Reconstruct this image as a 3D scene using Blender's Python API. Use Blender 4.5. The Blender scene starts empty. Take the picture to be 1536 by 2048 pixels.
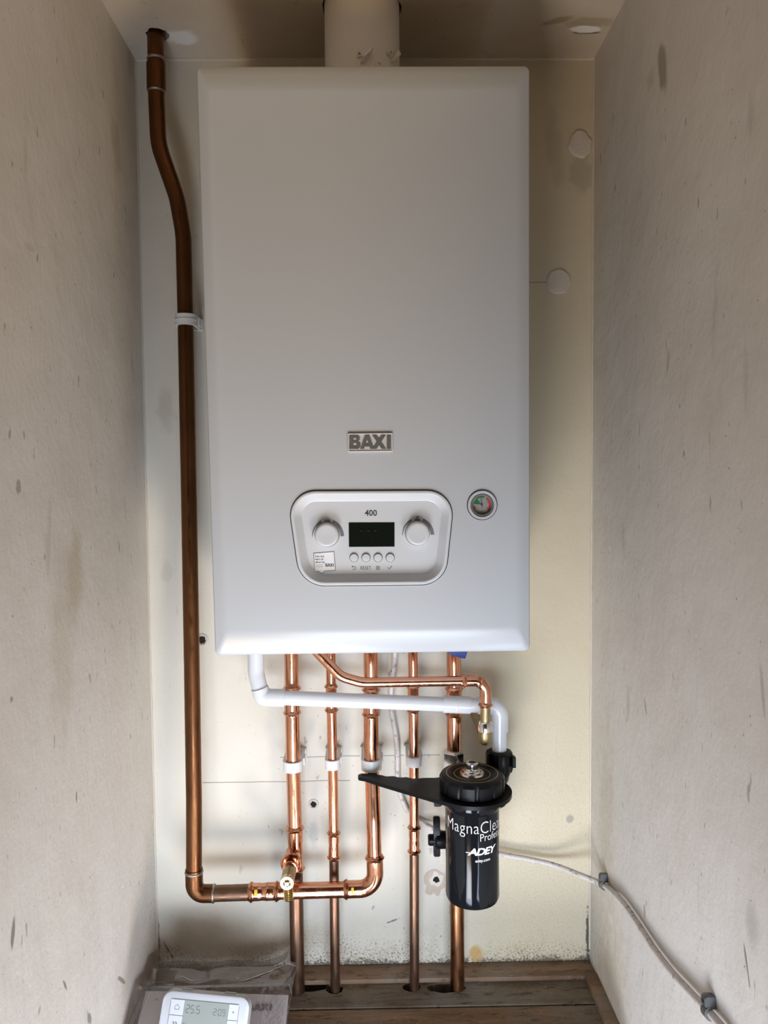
import bpy, bmesh, math, random
from mathutils import Vector, Matrix, noise as mnoise
PI = math.pi
V = Vector
random.seed(7)
SC = bpy.context.scene
COL = SC.collection

# ------------------------------------------------------------------ camera
CAM = V((0.0041, -1.2175, 0.8061)); FPX = 1530.5
RR = V((0.99984175, -0.01517287, -0.00928777))
UU = V((0.01004818, 0.05083348, 0.99865659))
FF = V((0.01468036, 0.99859188, -0.05097789))
cd = bpy.data.cameras.new('camera'); cam = bpy.data.objects.new('camera', cd); COL.objects.link(cam)
B = -FF
cam.matrix_world = Matrix(((RR.x, UU.x, B.x, CAM.x), (RR.y, UU.y, B.y, CAM.y), (RR.z, UU.z, B.z, CAM.z), (0, 0, 0, 1)))
cd.sensor_fit = 'VERTICAL'; cd.sensor_height = 24.0; cd.lens = 24.0 * FPX / 2048; cd.clip_start = 0.01
SC.camera = cam

# ------------------------------------------------------------------ light
SC.view_settings.view_transform = 'Standard'; SC.view_settings.look = 'None'
SC.view_settings.gamma = 1.0; SC.view_settings.exposure = 0.08
try:
    SC.view_settings.use_curve_mapping = False
    SC.cycles.use_denoising = True
except Exception:
    pass
wd = bpy.data.worlds.new('world'); SC.world = wd; wd.use_nodes = True
bg = wd.node_tree.nodes['Background']
bg.inputs[0].default_value = (1.0, 0.55, 0.19, 1); bg.inputs[1].default_value = 0.05

def area(name, loc, aim, sx, sy, power, col, spread=180):
    l = bpy.data.lights.new(name, 'AREA'); l.shape = 'RECTANGLE'; l.size = sx; l.size_y = sy
    l.energy = power; l.color = col; l.spread = math.radians(spread)
    o = bpy.data.objects.new(name, l); COL.objects.link(o); o.location = loc
    o.rotation_euler = (V(aim) - V(loc)).to_track_quat('-Z', 'Y').to_euler()
    return o
# daylight from a low window on the stairs side, then unseen fill lamps added around it
area('window_daylight', (-0.25, -1.10, -0.54), (0, 0, 0.32), 0.42, 0.5, 5.6, (0.82, 0.97, 1.22), 130)
area('left_warm_fill', (-0.58, -2.0, -1.15), (0, 0, 0.8), 0.5, 0.8, 15, (1.0, 0.67, 0.28))  # unseen lamp added to warm the upper part of the alcove
area('right_cool_fill', (0.62, -1.10, -0.52), (-0.1, 0, 0.15), 0.45, 0.5, 4.6, (0.84, 0.98, 1.24), 125)  # unseen lamp added at the right to light the left wall
area('right_warm_fill', (1.05, -1.9, -0.95), (-0.1, 0, 0.6), 0.5, 0.6, 17, (1.0, 0.69, 0.34))  # second unseen warm lamp, added to lift the left side
area('low_wall_fill', (0.06, -1.15, 0.06), (0.10, 0, 0.0), 0.5, 0.25, 3.2, (0.86, 0.98, 1.16), 105)  # lamp added below the camera to brighten the foot of the back wall

# ------------------------------------------------------------------ helpers
def at(u, v, Y):
    d = RR * (u - 768) - UU * (v - 1024) + FF * FPX
    return CAM + d * ((Y - CAM.y) / d.y)
def atx(u, v, X):
    d = RR * (u - 768) - UU * (v - 1024) + FF * FPX
    return CAM + d * ((X - CAM.x) / d.x)
def atz(u, v, Z):
    d = RR * (u - 768) - UU * (v - 1024) + FF * FPX
    return CAM + d * ((Z - CAM.z) / d.z)
def pts(*a): return [at(*p) for p in a]

def tag(o, label=None, cat=None, group=None, kind=None):
    if label: o['label'] = label
    if cat: o['category'] = cat
    if group: o['group'] = group
    if kind: o['kind'] = kind
    return o
def thing(name, loc, label, cat, group=None):
    o = bpy.data.objects.new(name, None); COL.objects.link(o); o.location = loc; o.empty_display_size = 0.02
    return tag(o, label, cat, group)
def root_loc(o):
    while o.parent: o = o.parent
    return V(o.location)
def obj(name, bm, mat, parent=None, local=False, sharp=35, flat=False):
    bmesh.ops.recalc_face_normals(bm, faces=bm.faces)
    if parent is not None and not local:
        bmesh.ops.translate(bm, verts=bm.verts, vec=-root_loc(parent))
    lim = math.radians(sharp)
    for f in bm.faces: f.smooth = not flat
    for e in bm.edges:
        if len(e.link_faces) == 2 and e.calc_face_angle(0) > lim: e.smooth = False
    me = bpy.data.meshes.new(name); bm.to_mesh(me); bm.free()
    for m in (mat if isinstance(mat, (list, tuple)) else [mat]): me.materials.append(m)
    o = bpy.data.objects.new(name, me); COL.objects.link(o)
    if parent is not None: o.parent = parent
    return o
def nb(): return bmesh.new()

def add_box(bm, lo, hi, bev=0.0, seg=2):
    r = bmesh.ops.create_cube(bm, size=1.0)
    lo, hi = V(lo), V(hi); c = (lo + hi) / 2; s = hi - lo
    for v in r['verts']: v.co = V((v.co.x * s.x + c.x, v.co.y * s.y + c.y, v.co.z * s.z + c.z))
    if bev > 0:
        es = list({e for v in r['verts'] for e in v.link_edges})
        bmesh.ops.bevel(bm, geom=es, offset=bev, segments=seg, affect='EDGES', profile=0.5)

def fillet(P, rad=0.0, n=8):
    """polyline with rounded corners; rad one number or one per inner vertex"""
    if len(P) < 3 or not rad: return [V(p) for p in P]
    out = [V(P[0])]
    for i in range(1, len(P) - 1):
        r = rad[i - 1] if isinstance(rad, (list, tuple)) else rad
        p = V(P[i]); a = (V(P[i - 1]) - p); b = (V(P[i + 1]) - p); la, lb = a.length, b.length
        a.normalize(); b.normalize(); ang = a.angle(b)
        if ang > PI - 1e-3 or r <= 0: out.append(p); continue
        t = min(r / math.tan(ang / 2), la * 0.49, lb * 0.49); rr = t * math.tan(ang / 2)
        c = p + (a + b).normalized() * (rr / math.sin(ang / 2))
        s = p + a * t - c; e = p + b * t - c; w = s.angle(e); 
        for k in range(n + 1):
            q = k / n
            out.append(c + (s * math.sin((1 - q) * w) + e * math.sin(q * w)) / math.sin(w) if w > 1e-4 else c + s)
    out.append(V(P[-1])); return out
def resample(P, step):
    L = [0]
    for a, b in zip(P, P[1:]): L.append(L[-1] + (b - a).length)
    n = max(2, int(L[-1] / step)); out = []; S = []; j = 0
    for k in range(n + 1):
        s = L[-1] * k / n
        while j < len(L) - 2 and L[j + 1] < s: j += 1
        d = L[j + 1] - L[j]; q = (s - L[j]) / d if d > 1e-9 else 0
        out.append(P[j].lerp(P[j + 1], q)); S.append(s)
    return out, S
def sweep(bm, P, R, seg=24, cap=True):
    P = [V(p) for p in P]; n = len(P)
    if not isinstance(R, (list, tuple)): R = [R] * n
    T = []
    for i in range(n):
        t = P[min(i + 1, n - 1)] - P[max(i - 1, 0)]; T.append(t.normalized())
    up = V((0, 0, 1)) if abs(T[0].z) < 0.9 else V((0, 1, 0))
    N = (up - T[0] * up.dot(T[0])).normalized(); rings = []
    for i in range(n):
        N = (N - T[i] * N.dot(T[i])).normalized(); Bn = T[i].cross(N)
        rings.append([bm.verts.new(P[i] + (N * math.cos(a) + Bn * math.sin(a)) * R[i]) for a in [2 * PI * k / seg for k in range(seg)]])
    for a, b in zip(rings, rings[1:]):
        for k in range(seg): bm.faces.new((a[k], a[(k + 1) % seg], b[(k + 1) % seg], b[k]))
    if cap:
        bm.faces.new(rings[0]); bm.faces.new(rings[-1])
def tube(P, r, rad=0.0, seg=24, n=10):
    bm = nb(); sweep(bm, fillet(P, rad, n), r, seg); return bm
def fitting(P, r, rad=0.0, beads=True, body=0.0009, bead=0.0024, bw=0.0019, end=0.004, mids=()):
    """press fitting swept along a path: rolled bead near each end"""
    Q, S = resample(fillet(P, rad, 14), 0.0008); L = S[-1]; R = []
    for s in S:
        x = r + body
        for c in ((end, L - end) if beads else ()): x += bead * math.exp(-((s - c) / bw) ** 2)
        for c, h, w in mids: x += h * math.exp(-((s - c * L) / w) ** 2)
        R.append(x)
    bm = nb(); sweep(bm, Q, R, 28); return bm
def lathe(bm, prof, o, axis, seg=32, cap=True):
    o = V(o); ax = V(axis).normalized()
    P = [o + ax * h for r, h in prof]
    up = V((0, 0, 1)) if abs(ax.z) < 0.9 else V((0, 1, 0))
    N = (up - ax * up.dot(ax)).normalized(); Bn = ax.cross(N); rings = []
    for (r, h), p in zip(prof, P):
        rings.append([bm.verts.new(p + (N * math.cos(2 * PI * k / seg) + Bn * math.sin(2 * PI * k / seg)) * max(r, 1e-5)) for k in range(seg)])
    for a, b in zip(rings, rings[1:]):
        for k in range(seg): bm.faces.new((a[k], a[(k + 1) % seg], b[(k + 1) % seg], b[k]))
    if cap:
        bm.faces.new(rings[0]); bm.faces.new(rings[-1])
    return bm
def prism(bm, poly, d):
    """closed outline (list of Vector) extruded by vector d"""
    a = [bm.verts.new(V(p)) for p in poly]; b = [bm.verts.new(V(p) + V(d)) for p in poly]; n = len(a)
    bm.faces.new(a); bm.faces.new(list(reversed(b)))
    for k in range(n): bm.faces.new((a[k], a[(k + 1) % n], b[(k + 1) % n], b[k]))
    return bm
def loft(bm, rings, cap0=True, cap1=True):
    R = [[bm.verts.new(V(p)) for p in r] for r in rings]; n = len(R[0])
    for a, b in zip(R, R[1:]):
        for k in range(n): bm.faces.new((a[k], a[(k + 1) % n], b[(k + 1) % n], b[k]))
    if cap0: bm.faces.new(R[0])
    if cap1: bm.faces.new(R[-1])
    return bm
def boolean(bm, cutters):
    bmesh.ops.recalc_face_normals(bm, faces=bm.faces)
    me = bpy.data.meshes.new('tmp'); bm.to_mesh(me); bm.free(); o = bpy.data.objects.new('tmp', me); COL.objects.link(o)
    cs = []
    for c in cutters:
        bmesh.ops.recalc_face_normals(c, faces=c.faces)
        m2 = bpy.data.meshes.new('tmpc'); c.to_mesh(m2); c.free(); q = bpy.data.objects.new('tmpc', m2); COL.objects.link(q); cs.append(q)
        md = o.modifiers.new('b', 'BOOLEAN'); md.operation = 'DIFFERENCE'; md.solver = 'EXACT'; md.object = q
    dg = bpy.context.evaluated_depsgraph_get(); dg.update()
    out = nb(); out.from_mesh(o.evaluated_get(dg).to_mesh())
    for q in cs + [o]:
        m = q.data; bpy.data.objects.remove(q); bpy.data.meshes.remove(m)
    return out
def inset_poly(C, d):
    n = len(C); out = []
    area2 = sum(C[i].x * C[(i + 1) % n].y - C[(i + 1) % n].x * C[i].y for i in range(n)); s = 1 if area2 > 0 else -1
    L = []
    for i in range(n):
        a, b = C[i], C[(i + 1) % n]; t = (b - a).normalized(); nr = V((-t.y, t.x)) * s; L.append((a + nr * d, t))
    for i in range(n):
        (p, t), (q, w) = L[i - 1], L[i]
        k = ((q - p).x * w.y - (q - p).y * w.x) / (t.x * w.y - t.y * w.x); out.append(p + t * k)
    return out
def round_poly(C, rad, n=10):
    m = len(C); out = []
    for i in range(m):
        r = rad[i] if isinstance(rad, (list, tuple)) else rad
        p = C[i]; a = (C[i - 1] - p).normalized(); b = (C[(i + 1) % m] - p).normalized(); ang = a.angle(b)
        t = r / math.tan(ang / 2); c = p + (a + b).normalized() * (r / math.sin(ang / 2)); s = p + a * t - c; e = p + b * t - c; w = s.angle(e)
        for k in range(n + 1):
            q = k / n; out.append(c + (s * math.sin((1 - q) * w) + e * math.sin(q * w)) / math.sin(w))
    return out
def xz(P2, y): return [V((p.x, y, p.y)) for p in P2]
def p2(u, v, Y): q = at(u, v, Y); return V((q.x, q.z))

def text_bm(s, bold=0.0, shear=0.0, space=1.0, align='LEFT', ext=0.0):
    c = bpy.data.curves.new('t', 'FONT'); c.body = s; c.size = 1; c.offset = bold; c.shear = shear; c.space_character = space
    c.align_x = align; c.extrude = ext; c.resolution_u = 3; c.space_line = 0.85
    o = bpy.data.objects.new('t', c); COL.objects.link(o)
    dg = bpy.context.evaluated_depsgraph_get(); dg.update()
    bm = nb(); bm.from_mesh(o.evaluated_get(dg).to_mesh())
    bpy.data.objects.remove(o); bpy.data.curves.remove(c)
    xs = [v.co.x for v in bm.verts]; ys = [v.co.y for v in bm.verts]
    x0, x1, y0, y1 = min(xs), max(xs), min(ys), max(ys)
    for v in bm.verts: v.co = V(((v.co.x - x0) / (x1 - x0), (v.co.y - y0) / (y1 - y0), v.co.z))
    return bm
def baxi(bm, F, th):
    """heavy block letters B A X I from convex pieces; F maps unit x, z to a point"""
    cnt = [0]
    def q(*P): cnt[0] += 1; prism(bm, [F(x, z) for x, z in P], V(th) * (1 + 0.02 * cnt[0]))
    W = ((0, .265), (.262, .33), (.552, .33), (.905, .095))
    def m(k, P): o, w = W[k]; q(*[(o + x * w, z) for x, z in P])
    m(0, [(0, 0), (.36, 0), (.36, 1), (0, 1)]); m(0, [(.3, .80), (.78, .80), (.90, .88), (.72, 1), (.3, 1)]); m(0, [(.62, .57), (.93, .66), (.93, .88), (.80, .98), (.62, .82)])
    m(0, [(.3, .43), (.80, .43), (.86, .52), (.78, .60), (.3, .60)]); m(0, [(.64, .16), (.82, .02), (1, .16), (1, .40), (.86, .52), (.64, .45)]); m(0, [(.3, 0), (.82, 0), (.90, .10), (.78, .20), (.3, .20)])
    m(1, [(0, 0), (.27, 0), (.60, 1), (.34, 1)]); m(1, [(.40, 1), (.66, 1), (1, 0), (.73, 0)]); m(1, [(.2, .17), (.8, .17), (.74, .36), (.26, .36)])
    m(2, [(0, 1), (.31, 1), (1, 0), (.69, 0)]); m(2, [(.67, 1), (.98, 1), (.31, 0), (0, 0)])
    m(3, [(0, 0), (1, 0), (1, 1), (0, 1)])
def put_baxi(bm, u0, v0, u1, v1, Y, th):
    A = at(u0, v1, Y); X = at(u1, v1, Y) - A; Z = at(u0, v0, Y) - A
    baxi(bm, lambda x, z: A + X * x + Z * z, (0, -th, 0))
def put_text(bm, s, u0, v0, u1, v1, Y, th=0.0003, **k):
    t = text_bm(s, ext=0.5, **k); A = at(u0, v1, Y); X = at(u1, v1, Y) - A; Z = at(u0, v0, Y) - A
    for v in t.verts: v.co = A + X * v.co.x + Z * v.co.y + V((0, -(v.co.z + 0.5) * th, 0))
    merge(bm, t)
def merge(bm, t):
    me = bpy.data.meshes.new('m'); t.to_mesh(me); t.free(); bm.from_mesh(me); bpy.data.meshes.remove(me)
def px_prism(bm, uv, Y, th=0.0003):
    prism(bm, [at(u, v, Y) for u, v in uv], (0, -th, 0))
def px_disc(bm, u, v, r, Y, th, bev=0.0004, seg=32):
    c = at(u, v, Y); lathe(bm, [(r, 0), (r, th - bev), (r - bev * 0.3, th - bev * 0.3), (r - bev, th)], c, (0, -1, 0), seg)
def stroke(bm, uv, w, Y, th=0.0003):
    """flat stroked polyline, pixel coordinates, width in pixels"""
    n = len(uv); L = []; Rr = []
    for i in range(n):
        a = uv[max(i - 1, 0)]; b = uv[min(i + 1, n - 1)]; dx, dy = b[0] - a[0], b[1] - a[1]; d = math.hypot(dx, dy) or 1
        ww = w[i] if isinstance(w, (list, tuple)) else w
        L.append((uv[i][0] - dy / d * ww / 2, uv[i][1] + dx / d * ww / 2)); Rr.append((uv[i][0] + dy / d * ww / 2, uv[i][1] - dx / d * ww / 2))
    px_prism(bm, L + Rr[::-1], Y, th)
SEG7 = {'0': 'abcdef', '1': 'bc', '2': 'abged', '3': 'abgcd', '4': 'fgbc', '5': 'afgcd', '6': 'afgedc', '7': 'abc', '8': 'abcdefg', '9': 'abcdfg', '-': 'g', 'n': 'abcef', 'u': 'bcdef', 'o': 'abfg'}

# ------------------------------------------------------------------ materials
class NT:
    def __init__(s, name):
        s.m = bpy.data.materials.new(name); s.m.use_nodes = True; s.t = s.m.node_tree; s.b = s.t.nodes['Principled BSDF']
        s.tc = s.t.nodes.new('ShaderNodeTexCoord'); s.co = s.tc.outputs['Object']
    def n(s, typ, **k):
        x = s.t.nodes.new(typ)
        for a, b in k.items(): setattr(x, a, b)
        return x
    def lk(s, a, b):
        if isinstance(a, bpy.types.NodeSocket): s.t.links.new(a, b)
        else: b.default_value = a
    def noise(s, scale, detail=4, rough=0.55, st=(1, 1, 1), off=0.0, dist=0.0):
        mp = s.n('ShaderNodeMapping'); s.lk(s.co, mp.inputs[0]); mp.inputs[3].default_value = st; mp.inputs[1].default_value = (off, off * 1.7, off * 0.6)
        x = s.n('ShaderNodeTexNoise'); s.lk(mp.outputs[0], x.inputs['Vector']); x.inputs['Scale'].default_value = scale
        x.inputs['Detail'].default_value = detail; x.inputs['Roughness'].default_value = rough; x.inputs['Distortion'].default_value = dist
        return x.outputs[0]
    def rng(s, f, a, b, c=0.0, d=1.0):
        x = s.n('ShaderNodeMapRange'); x.interpolation_type = 'SMOOTHSTEP'; s.lk(f, x.inputs[0])
        for i, q in enumerate((a, b, c, d)): x.inputs[i + 1].default_value = q
        return x.outputs[0]
    def math(s, op, a, b=0.0):
        x = s.n('ShaderNodeMath', operation=op); s.lk(a, x.inputs[0]); s.lk(b, x.inputs[1]); return x.outputs[0]
    def mix(s, f, a, b):
        x = s.n('ShaderNodeMix', data_type='RGBA'); s.lk(f, x.inputs[0])
        for q, i in ((a, 6), (b, 7)): s.lk(q if isinstance(q, bpy.types.NodeSocket) else (*q, 1.0), x.inputs[i])
        return x.outputs[2]
    def axis(s, i):
        x = s.n('ShaderNodeSeparateXYZ'); s.lk(s.co, x.inputs[0]); return x.outputs[i]
    def ell(s, c, r, ang=0.0, ax=(0, 1, 0), amp=0.3, ns=40, soft=0.15):
        """1 inside an ellipse (centre, radii per axis; 0 = ignore axis), ragged by noise"""
        v = s.n('ShaderNodeVectorMath', operation='SUBTRACT'); s.lk(s.co, v.inputs[0]); v.inputs[1].default_value = c
        o = v.outputs[0]
        if ang:
            w = s.n('ShaderNodeVectorRotate', rotation_type='AXIS_ANGLE'); s.lk(o, w.inputs['Vector']); w.inputs['Axis'].default_value = ax; w.inputs['Angle'].default_value = ang; o = w.outputs[0]
        k = s.n('ShaderNodeVectorMath', operation='MULTIPLY'); s.lk(o, k.inputs[0]); k.inputs[1].default_value = [1 / q if q else 0 for q in r]
        l = s.n('ShaderNodeVectorMath', operation='LENGTH'); s.lk(k.outputs[0], l.inputs[0]); f = l.outputs[1]
        if amp: f = s.math('ADD', f, s.math('MULTIPLY', s.math('SUBTRACT', s.noise(ns, 3), 0.5), amp * 2))
        return s.rng(f, 1 + soft, 1 - soft)
    def bump(s, h, dist, strength=1.0):
        x = s.n('ShaderNodeBump'); s.lk(h, x.inputs['Height']); x.inputs['Distance'].default_value = dist; x.inputs['Strength'].default_value = strength
        s.lk(x.outputs[0], s.b.inputs['Normal'])
    def out(s, col=None, rough=None, metal=None, spec=None):
        if col is not None: s.lk(col if isinstance(col, bpy.types.NodeSocket) else (*col, 1.0), s.b.inputs['Base Color'])
        if rough is not None: s.lk(rough, s.b.inputs['Roughness'])
        if metal is not None: s.lk(metal, s.b.inputs['Metallic'])
        if spec is not None: s.b.inputs['Specular IOR Level'].default_value = spec
        return s.m
def simple(name, col, rough=0.4, metal=0.0, var=0.06, scale=60, spec=0.5, bump=0.0):
    t = NT(name); f = t.noise(scale, 3)
    d = tuple(max(0, c * (1 - var)) for c in col); e = tuple(min(1, c * (1 + var)) for c in col)
    if bump: t.bump(t.noise(scale * 6, 3), bump)
    return t.out(t.mix(f, d, e), t.rng(f, 0.2, 0.8, rough * 0.88, rough * 1.12) if var > 0.011 else rough, metal, spec)
def metal_mat(name, a, b, rough, tarn=None, tarn_amt=(0.55, 0.75), dull=0.0, scale=18, st=(1, 1, 0.3)):
    t = NT(name); f = t.noise(scale, 5, 0.6, st); g = t.noise(140, 3, 0.6, (1, 1, 0.25), 3.1)
    c = t.mix(t.rng(f, 0.3, 0.7), a, b)
    r = t.rng(g, 0.3, 0.7, rough * 0.75, rough * 1.3)
    mt = 1.0 - dull
    if tarn:
        k = t.rng(t.noise(scale * 0.8, 6, 0.65, (1, 1, 0.5), 7.7), *tarn_amt); c = t.mix(k, c, tarn)
    t.bump(t.noise(260, 2, 0.5, (1, 1, 0.4)), 0.00012)
    return t.out(c, r, mt)

COPPER = metal_mat('bright_copper', (0.74, 0.375, 0.235), (0.63, 0.295, 0.17), 0.19)
COPPERF = metal_mat('fitting_copper', (0.72, 0.36, 0.22), (0.57, 0.265, 0.155), 0.18, (0.28, 0.12, 0.065), (0.58, 0.80), scale=60)
TARN = metal_mat('tarnished_copper', (0.235, 0.135, 0.088), (0.165, 0.095, 0.06), 0.38, (0.13, 0.09, 0.066), (0.5, 0.8), 0.1)
OLD = metal_mat('old_brown_copper', (0.165, 0.072, 0.029), (0.12, 0.05, 0.02), 0.36, (0.07, 0.035, 0.016), (0.5, 0.75), 0.05, 14)
SOLDER = metal_mat('grey_solder', (0.45, 0.42, 0.38), (0.3, 0.27, 0.23), 0.4, scale=80)
BRASS = metal_mat('brass', (0.66, 0.53, 0.30), (0.56, 0.44, 0.23), 0.24)
BRASSD = metal_mat('dull_brass', (0.45, 0.36, 0.20), (0.32, 0.25, 0.13), 0.4)
CHROME = metal_mat('nickel', (0.82, 0.80, 0.76), (0.70, 0.68, 0.64), 0.16)
CASE = simple('white_enamel', (0.54, 0.572, 0.605), 0.24, var=0.01, scale=4)
PANELM = simple('white_panel_plastic', (0.63, 0.66, 0.69), 0.34, var=0.01, scale=4)
RIMM = simple('pale_grey_plastic', (0.70, 0.70, 0.70), 0.4, var=0.02)
BADGE = simple('silver_badge', (0.62, 0.62, 0.61), 0.3, 0.0, 0.03)
GREYLET = simple('grey_lettering', (0.13, 0.125, 0.12), 0.5)
INK = simple('dark_print', (0.05, 0.055, 0.06), 0.5)
GREYINK = simple('grey_print', (0.17, 0.17, 0.18), 0.5)
SCREEN = simple('dark_lcd', (0.006, 0.010, 0.008), 0.12)
SEGM = simple('lcd_segment', (0.0015, 0.002, 0.002), 0.3)
GAP = simple('black_gap', (0.01, 0.01, 0.012), 0.6)
PVC = simple('white_plastic_pipe', (0.67, 0.69, 0.71), 0.22, var=0.03, scale=25)
CLIP = simple('white_nylon', (0.70, 0.70, 0.68), 0.35, var=0.02)
FLUEM = simple('white_flue_paint', (0.78, 0.76, 0.74), 0.42, var=0.02)
BLACK = simple('black_plastic', (0.006, 0.006, 0.0065), 0.34, var=0.2, scale=30, spec=0.16, bump=0.00004)
CAN = simple('gloss_black_plastic', (0.0075, 0.0085, 0.0105), 0.07, var=0.01, scale=20, spec=0.24)
WHITEP = simple('white_print', (0.82, 0.82, 0.82), 0.5)
GOLD = simple('gold_print', (0.55, 0.42, 0.16), 0.4)
BLUE = simple('blue_plastic', (0.008, 0.04, 0.24), 0.4)
YELLOW = simple('yellow_mark', (0.75, 0.45, 0.03), 0.5)
GREEN = simple('green_print', (0.02, 0.16, 0.06), 0.5)
RED = simple('red_print', (0.55, 0.03, 0.04), 0.5)
DIAL = simple('dial_face', (0.30, 0.30, 0.29), 0.5)
GREYCLIP = simple('grey_clip_plastic', (0.10, 0.105, 0.108), 0.4)
PLASTER = simple('filler_plaster', (0.66, 0.61, 0.53), 0.8, var=0.06, scale=60, bump=0.0008)
STAT = simple('white_thermostat', (0.50, 0.52, 0.55), 0.3, var=0.01)
STATG = simple('grey_thermostat_shell', (0.40, 0.405, 0.42), 0.4, var=0.02)
LCD = simple('grey_green_lcd', (0.26, 0.285, 0.265), 0.15, var=0.05, scale=30)
PAPER = simple('white_paper', (0.66, 0.645, 0.65), 0.7, var=0.03)
t = NT('white_cable')
CABLE = t.out(t.mix(t.rng(t.noise(110, 5, 0.7), 0.54, 0.66), (0.60, 0.555, 0.525), (0.25, 0.205, 0.17)), 0.45)

def glassy(name, tint, amount, rough=0.05, bump=0.0, haze=0.0):
    t = NT(name); tr = t.n('ShaderNodeBsdfTransparent'); tr.inputs[0].default_value = (*tint, 1)
    gl = t.n('ShaderNodeBsdfGlossy'); gl.inputs['Roughness'].default_value = rough
    lw = t.n('ShaderNodeLayerWeight'); lw.inputs[0].default_value = 0.5
    mx = t.n('ShaderNodeMixShader'); f = t.math('ADD', 0.04 + haze, t.math('MULTIPLY', t.math('POWER', lw.outputs[1], 3.0), amount))
    t.lk(f, mx.inputs[0]); t.lk(tr.outputs[0], mx.inputs[1]); t.lk(gl.outputs[0], mx.inputs[2])
    if bump:
        x = t.n('ShaderNodeBump'); t.lk(t.noise(45, 4, 0.6), x.inputs['Height']); x.inputs['Distance'].default_value = bump
        t.lk(x.outputs[0], gl.inputs['Normal'])
    t.lk(mx.outputs[0], t.t.nodes['Material Output'].inputs[0]); return t.m
CLEAR = glassy('clear_polythene', (0.77, 0.725, 0.72), 0.9, 0.10, 0.002, 0.11)
GLASS = glassy('clear_glass', (0.95, 0.95, 0.95), 0.3)

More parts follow.
